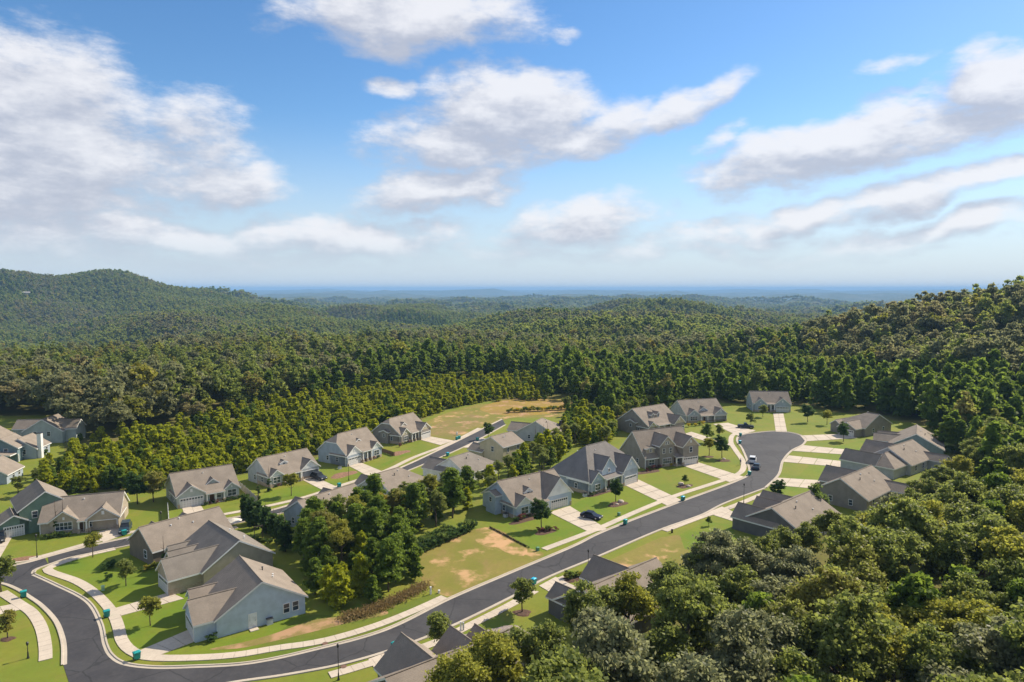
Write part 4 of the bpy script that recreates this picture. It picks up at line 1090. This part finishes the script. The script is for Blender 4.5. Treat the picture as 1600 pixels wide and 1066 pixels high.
row((18, 690), (40, 684), 4, 2.0, (3,), 'golden bush beside the road among the far houses', 'golden bushes of the far gardens')
row((795, 645), (885, 640), 22, 1.6, (3, 0, 4, 4), 'yellow flowering weed clump in the open field', 'weeds of the open field')
row((520, 700), (528, 700), 1, .1, (0,), 'tiny weed', None) if False else None

# straw, mulch and stone beds
for px, rx, ry, mt, rot in (((852, 831), 2.6, 1.5, M_MULCH, .7), ((965, 788), 3.0, 1.6, M_MULCH, .7), ((1070, 760), 2.6, 1.4, M_MULCH, .6), ((1130, 720), 2.4, 1.5, M_MULCH, .3), ((1106, 714), 1.8, 1.2, M_MULCH, 0),
                            ((816, 958), 1.4, 1.2, M_MULCH, 0), ((12, 999), 1.0, .8, M_MULCH, 0), ((625, 708), 4.0, 2.0, M_STRAW, 1.0), ((537, 742), 4.4, 2.2, M_STRAW, 1.0), ((1010, 738), 5.0, 1.4, M_MULCH, .5),
                            ((820, 813), 4.4, 1.2, M_MULCH, .66), ((940, 770), 5.0, 1.2, M_MULCH, .76), ((893, 905), 1.9, 1.4, M_MULCH, .3), ((30, 875), 3.6, 1.4, M_STRAW, .4), ((755, 1003), 6.0, 3.2, plain('gravel', (.27, .22, .19), .95, .3, 6), .65)):
    bed(px, rx, ry, mt, rot)


def rock(px, s, label, off=(0, 0)):
    g = G(*px); m = MB(); n = 9; prof = ((1.0, 0), (1.05, .3), (.8, .6), (.35, .78), (.02, .8))
    for r, z in prof:
        pass
    m.lathe([(r * s, z * s) for r, z in prof], n)
    m.v = [(x * random.uniform(.85, 1.15), y * random.uniform(.75, 1.05), z * random.uniform(.9, 1.1)) for x, y, z in m.v]
    o = m.build('boulder', M_ROCK, None, True); o.location = (g.x + off[0], g.y + off[1], .06); tag(o, label, 'rock', None)


rock((970, 785), .7, 'large pale boulder beside the dark oval tree on the mulch'); rock((964, 789), .4, 'small pale stone on the mulch under the dark oval tree')
rock((1064, 757), .7, 'large boulder on the mulch left of the sparse little tree'.replace(' left of', ' beside')); rock((1076, 761), .55, 'smaller boulder at the road end of the sparse tree mulch')
rock((1131, 718), .5, 'pale stone at the foot of the tree by the curving pavement'); rock((13, 877), .6, 'reddish stone in the straw bed near the street corner')

# ------------------------------------------------------------------ street furniture and small things
def bin_proto():
    r = empty('wheeled_bin'); b = MB(); b.box(-.29, .29, -.36, .36, .08, .98, 0, -.06); o = b.build('body', plain('bin_green', (.012, .22, .19), .45, .1), r)
    l = MB(); l.box(-.38, .38, -.46, .44, .98, 1.05, 0, .02); l.box(-.30, .30, -.36, .36, 1.05, 1.10, 0, .08); l.build('lid', plain('bin_lid_teal', (.015, .30, .29), .45, .1), r)
    hd = MB(); hd.tube([(-.26, .46, .96), (.26, .46, .96)], [.03, .03], 6); hd.build('handle', M_BLACK, r)
    for s in (-1, 1):
        w = MB(); w.tube([(s * .27, .34, .13), (s * .34, .34, .13)], [.13, .13], 10); w.build('wheel', M_BLACK, r)
    return r


BIN = bin_proto(); BLUE = plain('bin_lid_blue', (.02, .42, .62), .45, .1); first = True
for px, lab, blue in (((37, 934), 'teal bin with white lid edge beside the bend pavement', 0), ((167, 965), 'teal bin at the kerb of the elbow driveway', 0), ((214, 1031), 'teal bin standing alone on the pavement corner below the blue house', 0),
                      ((194, 837), 'teal bin at the ranch house driveway end', 0), ((325, 812), 'teal bin at the sage house driveway end', 0), ((530, 762), 'teal bin at the cottage driveway end', 0),
                      ((714, 688), 'green bin beside the white post at the brown house driveway, one of two', 0), ((717.5, 686.5), 'green bin nearer the road end at the brown house driveway, one of two', 0), ((746, 689), 'dark green bin across the road from the brown house', 0),
                      ((699.5, 713), 'blue-lidded bin by the white house driveway', 1), ((977, 820), 'teal bin at the end of the dark sedan driveway', 0), ((1067, 783), 'blue-lidded bin at the hip-roofed house driveway', 1),
                      ((1171, 743), 'green bin on the inside of the road bulb near the lamp', 0), ((1156, 694), 'bin on the kerb of the curving pavement', 1), ((1157, 682), 'bin at the pickup driveway by the road bulb', 0),
                      ((617, 1016), 'green-lidded bin of the kerbside pair by the dark roof', 0), ((625, 1011), 'blue-lidded bin of the kerbside pair by the dark roof', 1), ((834, 914), 'blue-lidded bin at the wide driveway across from the bare lot', 1)):
    o = BIN if first else copy_tree(BIN)
    first = False; g = G(*px); o.location = (g.x, g.y, .10); o.rotation_euler = (0, 0, math.radians(random.choice((135, 128, 142)))); tag(o, lab, 'bin', 'wheeled bins on the kerb')
    if blue:
        for c in o.children:
            if c.name.startswith('lid'): c.data = c.data.copy(); c.data.materials[0] = BLUE


def lamp_proto(h):
    r = empty('street_lamp'); b = MB(); b.lathe([(.0, 0), (.17, 0), (.17, .12), (.11, .3), (.085, .9), (.05, 1.0)], 10); b.build('base', M_BLACK, r)
    p = MB(); p.tube([(0, 0, .9), (0, 0, h - .55)], [.055, .04], 8); p.build('pole', M_BLACK, r)
    t = MB(); t.lathe([(.05, h - .58), (.12, h - .55), (.17, h - .2), (.20, h - .18), (.06, h - .04), (.02, h), (.0, h)], 8); t.build('lantern', M_BLACK, r)
    return r


for px, h, lab in (((529, 1063), 4.9, 'black street lamp on the verge near the drain cover by the dark roof'), ((919, 901), 4.9, 'black street lamp beside the stone-edged round bed'), ((1162, 788), 5.0, 'black street lamp between pavement and lawn near the road bulb'),
                   ((545, 751), 4.4, 'black street lamp beside the straw bed on the lower street'), ((58, 872), 4.6, 'black street lamp near the street corner bed'), ((252, 822), 3.2, 'thin dark lamp post on the lawn beside the ranch house'), ((44, 1029), 2.4, 'short black garden lamp on the lawn inside the bend')):
    o = lamp_proto(h); o.location = G(*px); tag(o, lab, 'street lamp', 'black lamps along the streets')


def box_thing(name, px, w, d, h, mat, label, cat, top=None, rot=.7):
    r = empty(name, G(*px), rot); b = MB(); b.box(-w / 2, w / 2, -d / 2, d / 2, 0, h, 0, w * .06); b.build('body', mat, r)
    t = MB(); t.box(-w * .58, w * .58, -d * .58, d * .58, h, h + h * .09, 0, w * .1); t.build('cap', top or mat, r); tag(r, label, cat)


GRN = plain('utility_green', (.10, .24, .13), .5); WHT = M_TRIM
box_thing('utility_pedestal', (967, 806), .6, .5, .7, GRN, 'green utility box on the lawn near the sedan driveway', 'utility box'); box_thing('utility_pedestal', (840, 861), .6, .5, .7, GRN, 'green utility box at the corner of the blue grey house lawn', 'utility box')
box_thing('utility_pedestal', (161, 923), .5, .4, .8, plain('utility_pale_green', (.35, .52, .3), .5), 'pale green utility box on the corner lawn by the pavement', 'utility box')
box_thing('marker_post', (673, 929), .26, .26, 1.2, WHT, 'white marker post beside the end of the pavement', 'post'); box_thing('marker_post', (686, 927), .3, .3, .5, WHT, 'short pale marker stub near the pavement end', 'post')
box_thing('mail_box', (720, 986), .2, .2, 1.3, WHT, 'white post box at the gravel bed by the pavement', 'post'); box_thing('mail_box', (724, 986), .2, .2, 1.2, plain('pale_grey', (.5, .52, .52), .5), 'grey twin post at the gravel bed by the pavement', 'post')
box_thing('hydrant', (1050, 833), .3, .3, .75, M_BLACK, 'dark hydrant at the pavement end by the rough lot', 'hydrant'); box_thing('mail_box', (714, 680), .4, .4, 1.0, WHT, 'white post beside the two green bins', 'post')
box_thing('air_conditioner', (421, 975), .9, .9, .9, plain('unit_grey', (.5, .51, .52), .5), 'grey air conditioner unit against the blue gabled wall', 'air conditioner', M_BLACK, .64)

box_thing('air_conditioner', (914, 776), .85, .85, .85, plain('unit_grey', (.5, .51, .52), .5), 'grey air conditioner unit beside the hip-roofed blue house', 'air conditioner', M_BLACK, .7)
box_thing('air_conditioner', (790, 808), .85, .85, .85, plain('unit_grey', (.5, .51, .52), .5), 'grey air conditioner unit beside the blue grey house', 'air conditioner', M_BLACK, .7)
box_thing('air_conditioner', (531, 733), .85, .85, .85, plain('unit_grey', (.5, .51, .52), .5), 'grey air conditioner unit beside the slate grey house', 'air conditioner', M_BLACK, .7)

def car(px, ang, paint, label, kind='sedan', z=.10):
    r = empty('car', G(*px), math.radians(ang)); r.location.z = z; tag(r, label, 'car')
    L, Wd = (4.7, 1.84) if kind == 'sedan' else (4.9, 1.95) if kind == 'suv' else (5.6, 2.0)
    hb, ht = (.88, 1.45) if kind == 'sedan' else (1.05, 1.78) if kind == 'suv' else (1.1, 1.85)
    PM = plain('paint_%.3f_%.3f' % (paint[0], paint[2]), paint, .38, .06, 1.0, spec=.4)
    side = [(-L / 2, .30), (L / 2, .28), (L / 2 + .03, .55), (L / 2 - .12, hb - .16), (L * .22, hb), (-L / 2 + .1, hb + .02), (-L / 2 - .02, .6)]
    b = MB(); w = Wd / 2
    for s in (1, -1):
        pts = [(x, s * (w - (.06 if zz > .7 else 0)), zz) for x, zz in side]; b.poly(pts if s < 0 else pts[::-1])
    n = len(side)
    for i in range(n):
        (x0, z0), (x1, z1) = side[i], side[(i + 1) % n]; i0 = .06 if z0 > .7 else 0; i1 = .06 if z1 > .7 else 0
        b.poly([(x0, -w + i0, z0), (x0, w - i0, z0), (x1, w - i1, z1), (x1, -w + i1, z1)])
    b.build('body', PM, r)
    f0, f1, r0, r1 = {'sedan': (L * .22, L * .06, -L * .22, -L * .38), 'suv': (L * .2, L * .06, -L * .38, -L * .47), 'pickup': (L * .18, L * .05, -L * .1, -L * .14)}[kind]
    c = MB(); wi = w - .08; wt = w - .26
    lo = [(f0, -wi, hb - .02), (f0, wi, hb - .02), (r1, wi, hb - .02), (r1, -wi, hb - .02)]; up = [(f1, -wt, ht - .05), (f1, wt, ht - .05), (r0, wt, ht - .05), (r0, -wt, ht - .05)]
    for i in range(4): j = (i + 1) % 4; c.poly([lo[i], lo[j], up[j], up[i]])
    c.build('window', plain('car_glass', (.02, .025, .03), .03, .1, spec=.5), r)
    rf = MB(); rf.slab([[(f1 + .08, -wt - .04, ht), (f1 + .08, wt + .04, ht), (r0 - .06, wt + .04, ht), (r0 - .06, -wt - .04, ht)]], .07, 0, 0); rf.build('roof', PM, r)
    if kind == 'pickup': bd = MB(); bd.box(-L / 2 + .15, -L * .16, -w + .2, w - .2, hb - .2, hb + .03); bd.build('bed_liner', M_BLACK, r)
    for sx in (-1, 1):
        for sy in (-1, 1):
            t = MB(); x = sx * L * .31; t.tube([(x, sy * (w - .2), .33), (x, sy * (w + .02), .33)], [.33, .33], 14); wo = t.build('wheel', plain('tyre', (.02, .02, .02), .8), r)
            rm = MB(); rm.tube([(x, sy * (w + .01), .33), (x, sy * (w + .04), .33)], [.2, .18], 10); rm.build('rim', plain('alloy', (.45, .45, .46), .3, metal=.7), wo)
        l = MB()
        for sy in (-1, 1): 
            q = MB(); q.box(sx * L / 2 - .05 * sx - .05, sx * L / 2 - .05 * sx + .08 * 1, sy * w * .7 - .18, sy * w * .7 + .18, .58, .74)
            q.build('headlight' if sx > 0 else 'tail_light', plain('lamp_clear', (.7, .7, .68), .2) if sx > 0 else plain('lamp_red', (.35, .02, .02), .3), r)
    return r


car((924, 810), -33, (.010, .014, .035), 'dark navy sedan on the driveway of the blue grey house', 'sedan')
car((498, 749), -38, (.03, .036, .045), 'dark grey utility vehicle on the cottage driveway', 'suv')
car((196, 830), -68, (.02, .04, .055), 'dark blue-grey vehicle beside the open ranch house garage', 'suv'); car((0, 845), -60, (.02, .022, .025), 'black vehicle on the green house driveway', 'suv')
car((1165, 669), -15, (.02, .028, .04), 'dark pickup parked before the open-garage house', 'pickup'); car((1176, 722), 68, (.60, .61, .62), 'white car parked on the road at the bulb', 'suv', .05); car((1182, 732), 66, (.035, .06, .09), 'dark blue car parked in front of the white car', 'sedan', .05)
car((1290, 763), 120, (.10, .012, .03), 'maroon car in front of the taupe gable-ended house', 'suv')


def fence(a, b, h, mat, label, posts=7, name='fence', picket=.16):
    A, B = G(*a), G(*b); d = B - A; L = d.length; r = empty(name, A, math.atan2(d.y, d.x)); tag(r, label, 'fence')
    pk = MB(); pk.box(0, picket * .92, -.015, .015, .05, h - .08); me = pk.mesh('picket', mat)
    for i in range(int(L / picket)): link('picket', me, r, (i * picket, 0, random.uniform(-.02, .02)))
    for i in range(posts): p = MB(); x = L * i / (posts - 1); p.box(x - .06, x + .06, .02, .14, 0, h + .05); p.build('post', mat, r)
    for z in (.3, h - .35): q = MB(); q.box(0, L, .017, .06, z, z + .09); q.build('rail', mat, r)


fence((374, 763), (401, 787), 1.8, plain('weathered_wood', (.38, .35, .31), .8), 'weathered privacy fence between the sage house and the cottage', 7, picket=.3)
fence((262, 797), (264, 823), 1.7, plain('pale_vinyl', (.6, .6, .58), .6), 'pale fence beside the sage house lawn', 6, picket=.3)
fence((590, 704), (616, 713), 1.3, plain('brown_wood', (.16, .10, .06), .8), 'brown timber fence beside the straw bed of the slate house', 5, picket=.3)
fence((765, 825), (826, 857), .35, M_BLACK, 'low black silt barrier along the edge of the blue grey house lawn', 9, 'silt_fence', 1.2)


# people, patio
def person(px, ang, label):
    r = empty('person', G(*px), math.radians(ang)); r.location.z = .12; tag(r, label, 'person')
    V = [(0, 0, .95), (0, 0, 1.2), (0, 0, 1.42), (0, 0, 1.52), (0, 0, 1.66), (0, 0, 1.76), (-.1, 0, .9), (-.11, .1, .5), (-.11, .02, .08), (-.11, .16, .04), (.1, 0, .9), (.11, -.08, .5), (.11, -.2, .1), (.11, -.06, .05),
         (-.19, 0, 1.4), (-.25, -.05, 1.13), (-.22, .1, .92), (.19, 0, 1.4), (.25, .06, 1.13), (.22, .2, .95)]
    E = [(0, 1), (1, 2), (2, 3), (3, 4), (4, 5), (0, 6), (6, 7), (7, 8), (8, 9), (0, 10), (10, 11), (11, 12), (12, 13), (2, 14), (14, 15), (15, 16), (2, 17), (17, 18), (18, 19)]
    R = [.15, .15, .15, .055, .1, .08, .095, .07, .045, .04, .095, .07, .045, .04, .07, .05, .035, .07, .05, .035]
    me = bpy.data.meshes.new('body'); me.from_pydata(V, E, []); o = link('body', me, r); me.materials.append(plain('dark_clothes', (.05, .05, .07), .8))
    sk = o.modifiers.new('skin', 'SKIN'); o.modifiers.new('sub', 'SUBSURF').levels = 1
    for i, rr in enumerate(R): me.skin_vertices[0].data[i].radius = (rr, rr * .8)
    me.skin_vertices[0].data[0].use_root = True
    hm = MB(); hm.lathe([(.02, 1.60), (.115, 1.64), (.12, 1.72), (.08, 1.81), (.0, 1.83)], 10); hm.build('hair', plain('hair', (.04, .025, .015), .7), r, True)
    sh = MB(); sh.lathe([(.185, .93), (.19, 1.1), (.2, 1.3), (.17, 1.44), (.07, 1.48)], 12); s = sh.build('shirt', plain('shirt_violet', (.20, .16, .25), .8), r, True)


person((1157, 727), 200, 'person in dark clothes walking on the curving pavement')


def patio():
    c = G(362, 836); n = 24; m = MB(); m.lathe([(2.1, 0), (2.1, .08), (0, .08)], n); o = m.build('patio', M_CONC); o.location = c; o['kind'] = 'structure'
    r = empty('garden_parasol', G(366, 829)); tag(r, 'cream round garden parasol over the back patio', 'parasol')
    m = MB(); m.lathe([(0, 2.55), (.5, 2.48), (1.6, 2.1), (1.6, 2.06), (.4, 2.40), (0, 2.46)], 12); m.build('canopy', plain('canvas', (.6, .55, .47), .8), r); m = MB(); m.tube([(0, 0, 0), (0, 0, 2.5)], [.03, .03], 8); m.build('pole', M_BLACK, r)
    for k, (dx, dy) in enumerate(((-.9, .2), (.7, .6), (.2, -.9))):
        t = empty('garden_chair', (c.x + dx, c.y + dy, .08), k * 2.1); tag(t, 'dark garden chair on the round back patio', 'chair', 'patio chairs')
        s = MB(); s.box(-.28, .28, -.28, .28, .4, .46); s.build('seat', M_BLACK, t); s = MB(); s.box(-.28, .28, .24, .30, .46, .95); s.build('backrest', M_BLACK, t)
        for a in (-.25, .25):
            for b_ in (-.25, .25): l = MB(); l.box(a - .025, a + .025, b_ - .025, b_ + .025, 0, .4); l.build('leg', M_BLACK, t)
    t = empty('timber_arch', G(404, 842), .6); tag(t, 'slim timber garden arch standing in the back garden', 'arch')
    for x in (-.75, .75): l = MB(); l.box(x - .06, x + .06, -.06, .06, 0, 2.5); l.build('post', M_BARK, t)
    l = MB(); l.box(-.9, .9, -.07, .07, 2.5, 2.64); l.build('beam', M_BARK, t)


patio()


# manhole and drain covers
for px in ((508, 1007), (537, 1043)):
    m = MB(); m.lathe([(.42, 0), (.42, .03), (0, .035)], 14); o = m.build('drain_cover', plain('rusty_iron', (.16, .09, .06), .8)); o.location = G(*px); o.location.z = .125
    tag(o, 'rusty round drain cover in the pavement ' + ('opposite' if px[0] > 520 else 'beside') + ' the black lamp', 'drain cover')

# tall dry grass along the edge of the wood
def reeds():
    pts = smooth_line(GL([(540, 968), (570, 960), (600, 948), (640, 930), (662, 918)]), .5); P = []
    for p in pts:
        for _ in range(110): P.append((p.x + random.gauss(0, .7), p.y + random.gauss(0, .7), random.uniform(.1, .8)))
    P = np.array(P); n = sphere_dirs(len(P)); n[:, 2] *= .25; n /= np.linalg.norm(n, axis=1)[:, None]
    up = np.tile(np.array([0, 0, 1.0]), (len(P), 1)); sz = RNG.uniform(.3, .55, len(P))
    me = quads_to_mesh('dry_grass', P, n, sz, RNG.uniform(0, 1, len(P)), M_REED, .4); o = link('dry_grass', me)
    tag(o, 'band of tall dry brown grass along the edge of the wood', 'grass', kind='stuff')


reeds()

# ------------------------------------------------------------------ the woods beyond: countless trees, one mass each
def forest(name, label, pts, sources, idx, scl, zf=(.78, 1.25)):
    """points carrying instances of tree shapes (crown with trunk)"""
    me = bpy.data.meshes.new(name); me.vertices.add(len(pts)); me.vertices.foreach_set('co', np.asarray(pts, np.float32).ravel())
    for nm, typ, arr in (('idx', 'INT', idx), ('rot', 'FLOAT', RNG.uniform(0, 6.28, len(pts))), ('scl', 'FLOAT', scl), ('sclz', 'FLOAT', np.asarray(scl) * RNG.uniform(*zf, len(pts)))):
        a = me.attributes.new(nm, typ, 'POINT'); a.data.foreach_set('value', np.asarray(arr, np.int32 if typ == 'INT' else np.float32))
    o = link(name, me); tag(o, label, 'woodland', kind='stuff')
    ng = bpy.data.node_groups.new(name, 'GeometryNodeTree')
    ng.interface.new_socket('Geometry', in_out='INPUT', socket_type='NodeSocketGeometry'); ng.interface.new_socket('Geometry', in_out='OUTPUT', socket_type='NodeSocketGeometry')
    N = ng.nodes; L = ng.links; gi = N.new('NodeGroupInput'); go = N.new('NodeGroupOutput'); ip = N.new('GeometryNodeInstanceOnPoints'); gt = N.new('GeometryNodeGeometryToInstance')
    for s in reversed(sources):
        oi = N.new('GeometryNodeObjectInfo'); oi.inputs['Object'].default_value = s; oi.inputs['As Instance'].default_value = False; g1 = N.new('GeometryNodeGeometryToInstance')
        L.new(oi.outputs['Geometry'], g1.inputs[0]); 
        if 'jn' not in locals(): jn = N.new('GeometryNodeJoinGeometry')
        L.new(g1.outputs[0], jn.inputs[0])
    L.new(gi.outputs[0], ip.inputs['Points']); L.new(jn.outputs[0], ip.inputs['Instance']); ip.inputs['Pick Instance'].default_value = True
    def attr(n, t): a = N.new('GeometryNodeInputNamedAttribute'); a.data_type = t; a.inputs[0].default_value = n; return a.outputs[0]
    L.new(attr('idx', 'INT'), ip.inputs['Instance Index'])
    cx = N.new('ShaderNodeCombineXYZ'); L.new(attr('rot', 'FLOAT'), cx.inputs[2]); L.new(cx.outputs[0], ip.inputs['Rotation'])
    cs = N.new('ShaderNodeCombineXYZ'); a_ = attr('scl', 'FLOAT'); L.new(a_, cs.inputs[0]); L.new(a_, cs.inputs[1]); L.new(attr('sclz', 'FLOAT'), cs.inputs[2]); L.new(cs.outputs[0], ip.inputs['Scale']); L.new(ip.outputs[0], go.inputs[0])
    md = o.modifiers.new('scatter', 'NODES'); md.node_group = ng
    return o


def src(me):
    return bpy.data.objects.new('tree_shape', me)


MIDX = [src(oak_crown('c', r_, h_, 46, 44, .72, mt, .2, .28)) for r_, h_, mt in ((3.5, 14.5, M_FAR), (5.6, 10.5, M_OAK), (4.0, 14.0, M_FARG))]
MIDS = [src(oak_crown('c', 4.6, 12.5, 46, 44, .72, mt, .2, .28)) for mt in (M_FAR, M_FAR, M_FARG, M_OAKY)] + [src(pine_crown('c', 3.0, 12, 90, 18, .75, mt, .12, .5)) for mt in (M_PINE, M_PINE)] + [src(pine_crown('c', 2.1, 5.6, 60, 18, .6, mt, .04, .5)) for mt in (M_PINEY, M_PINE)] + MIDX
LOWS = [src(oak_crown('c', 5.2, 12.5, 16, 14, 2.0, mt, .2, .42)) for mt in (M_FAR, M_FAR, M_FARG, M_OAKY)] + [src(pine_crown('c', 3.4, 12.5, 26, 7, 1.7, mt, .1, .55)) for mt in (M_PINE, M_PINE)]
CLEAR = [w2(*p) for p in NB]
FPOLY = [w2(*p) for p in ((-330, 700), (-330, 655), (30, 655), (106, 670), (108, 700), (85, 735), (60, 765), (-330, 800))]


def poisson_polar(d0, d1, spacing, amax=.86):
    out = []; d = d0
    while d < d1:
        n = int(2 * amax * d / spacing); 
        if n: out.append(np.stack([RNG.uniform(-amax, amax, n), np.full(n, d) + RNG.uniform(-1.3, 1.3, n) * spacing], 1))
        d += spacing * .93
    a = np.concatenate(out); th = (np.floor(RNG.uniform(0, 1, len(a)) * 1e6) / 1e6) * 0 + a[:, 0]
    return np.stack([a[:, 1] * np.sin(th), a[:, 1] * np.cos(th)], 1)


def mask_clear(xy):
    keep = np.ones(len(xy), bool)
    for i, (x, y) in enumerate(xy):
        if y < 360 and (inside(CLEAR, x, y) or inside(FPOLY, x, y) or inside(MID, x, y) or inside(NEAR, x, y) or (y < 205 and -40 < x < 128 + .6 * (y - 185)) ): keep[i] = False
    return keep


def wave(x, y, L, ph): return np.sin(x / L + ph) * np.cos(y / L * 1.3 + ph * 2) + .6 * np.sin((x + y) / L * .7 + ph * 3)


xy = poisson_polar(120, 760, 4.7); xy = xy[mask_clear(xy)]
x, y = xy[:, 0], xy[:, 1]; z = terrain(x, y)
# young pines right behind the lower houses, then pines, then mixed broadleaf wood; hill on the slope is broadleaf
edge = np.array([min(math.hypot(px_ - a, py_ - b) for a, b in CLEAR[5:22]) for px_, py_ in xy]); nz_ = wave(x, y, 46, 1.0) + RNG.normal(size=len(x)) * .35
young = (edge < 70 + 18 * nz_) & (x < 15) & (y > 130); hill = terrain(x, y) > 5
pine = (~young) & (~hill) & ((edge < 150 + 50 * nz_) | (nz_ > 1.0)) & (x > -90 + 40 * nz_)
zone = wave(x, y, 62, 2.1) + .7 * wave(x, y, 23, 4.0) + RNG.normal(size=len(x)) * .35
idx = np.where(zone > .55, RNG.choice([2, 10, 0, 3], len(x), p=[.45, .35, .12, .08]), np.where(zone < -.7, RNG.choice([9, 5, 4], len(x), p=[.5, .25, .25]), RNG.choice([0, 1, 8, 9, 3], len(x), p=[.28, .24, .26, .16, .06]))); idx = np.where(hill, RNG.choice([0, 1, 2, 3, 9, 10], len(x), p=[.16, .14, .26, .06, .12, .26]), idx)
idx = np.where(pine, RNG.choice([4, 5, 0], len(x), p=[.5, .44, .06]), idx); idx = np.where(young, RNG.choice([6, 7], len(x), p=[.86, .14]), idx)
scl = RNG.uniform(.58, 1.15, len(x)) * (1 + .12 * nz_); scl = scl * (1 + .22 * np.tanh(zone)); scl = np.where(hill, scl * 1.3, scl); scl = np.where(young, RNG.uniform(.5, .95, len(x)), scl)
ok = ~((young) & (RNG.uniform(0, 1, len(x)) < .0))
forest('woodland', 'mixed pine and broadleaf woodland rising behind the houses', np.stack([x, y, z], 1)[ok], MIDS, idx[ok], scl[ok])
xy = poisson_polar(150, 330, 3.0); xy = xy[mask_clear(xy)]; x, y = xy[:, 0], xy[:, 1]; edge = np.array([min(math.hypot(a - p_, b - q_) for a, b in CLEAR[5:15]) for p_, q_ in xy])
kp = (edge < 52 + 14 * wave(x, y, 40, 1.0)) & (x < 8); x, y = x[kp], y[kp]
forest('young_pine_scrub', 'low bright yellow-green pine scrub behind the lower street gardens', np.stack([x, y, terrain(x, y)], 1), MIDS, RNG.choice([6, 7], len(x), p=[.9, .1]), RNG.uniform(.45, .85, len(x)), (.5, .95))
xy = poisson_polar(300, 330, 3.6)
xy = poisson_polar(760, 2600, 7.4); x, y = xy[:, 0], xy[:, 1]; z = terrain(x, y); nz_ = wave(x, y, 150, .4) + RNG.normal(size=len(x)) * .4
z2_ = wave(x, y, 95, 3.3) + .6 * wave(x, y, 38, 1.3) + RNG.normal(size=len(x)) * .35
idx = np.where(nz_ > .8, RNG.choice([4, 5], len(x)), np.where(z2_ > .6, RNG.choice([2, 0, 3], len(x), p=[.78, .14, .08]), RNG.choice([0, 1, 4], len(x), p=[.5, .4, .1])))
fieldm = (wave(x, y, 210, 2.2) > 1.28)
forest('woodland', 'far woodland covering the valley and the long hill', np.stack([x, y, z], 1)[~fieldm], LOWS, idx[~fieldm], RNG.uniform(.7, 1.15, len(x))[~fieldm])
xy = poisson_polar(2600, 6500, 26); x, y = xy[:, 0], xy[:, 1]; z = terrain(x, y) - 3; nz_ = wave(x, y, 500, .9) + RNG.normal(size=len(x)) * .3
kp = nz_ < 1.15
forest('woodland', 'hazy woodland on the far plain towards the skyline', np.stack([x, y, z], 1)[kp], LOWS, RNG.choice([0, 1, 2, 4], len(x))[kp], RNG.uniform(2.0, 3.0, len(x))[kp], (.4, .6))

# a few pale roofs far off
FARB = [(1125, 486, 'pale flat warehouse far across the valley woods'), (1180, 489, 'long pale depot building far across the valley woods'), (505, 470, 'cream house on the far ridge above the woods'), (960, 489, 'pale barn far out in the valley woods'),
        (304, 503, 'white farm building below the long hill'), (42, 471, 'small pale house on the long hill side')]
for px, py, lab in FARB:
    d = ray(px, py); D_ = {505: 1750, 304: 1300, 42: 1700}.get(px, 2300); t = D_ / d.y; gx, gy = d.x * t, D_; gz = tz(gx, gy)
    r = empty('far_building', (gx, gy, gz), random.uniform(-.4, .4)); tag(r, lab, 'building'); big = D_ > 2000
    ww, dd, hz = (60, 25, 17) if big else (13, 9, 11)
    m = MB(); m.box(-ww / 2, ww / 2, -dd / 2, dd / 2, 0, hz); m.build('wall', plain('pale_wall', (.40, .38, .34), .8), r)
    m = MB(); m.slab([[(-ww / 2 - 1, -dd / 2 - 1, hz), (ww / 2 + 1, -dd / 2 - 1, hz), (ww / 2 + 1, 0, hz + dd * .16), (-ww / 2 - 1, 0, hz + dd * .16)], [(ww / 2 + 1, dd / 2 + 1, hz), (-ww / 2 - 1, dd / 2 + 1, hz), (-ww / 2 - 1, 0, hz + dd * .16), (ww / 2 + 1, 0, hz + dd * .16)]], .5, 0, 0)
    m.build('roof', plain('pale_roof', (.55, .52, .5), .8), r)

# ------------------------------------------------------------------ haze
def haze():
    R = 36500.0; rr, aa = np.meshgrid(np.concatenate([np.linspace(50, 4000, 160), np.linspace(4200, 34500, 120)]), np.linspace(0, 2 * np.pi, 240)); tt = terrain(rr * np.sin(aa), rr * np.cos(aa))
    lo = float(tt.min()) - 3; hi = max(float(tt.max()) + 22, 56.0); print('haze', lo, hi)
    m = MB(); m.box(-R, R, -R, R, lo, hi); o = m.build('haze', []) if False else None
    me = bpy.data.meshes.new('haze'); me.from_pydata(m.v, [], m.f); mt = bpy.data.materials.new('haze'); mt.use_nodes = True; t = NT(mt.node_tree)
    v = t.n('ShaderNodeVolumePrincipled', {'Color': (.36, .64, 1.0, 1), 'Density': 9.0e-5, 'Anisotropy': .0}); ou = t.n('ShaderNodeOutputMaterial'); t.t.links.new(v.outputs[0], ou.inputs['Volume'])
    me.materials.append(mt); o = link('haze', me); o['kind'] = 'stuff'; o['label'] = 'pale blue haze lying over the valley'; o['category'] = 'haze'


haze()
print('objects', len(bpy.data.objects), 'tris', sum(len(m.polygons) for m in bpy.data.meshes) * 2)
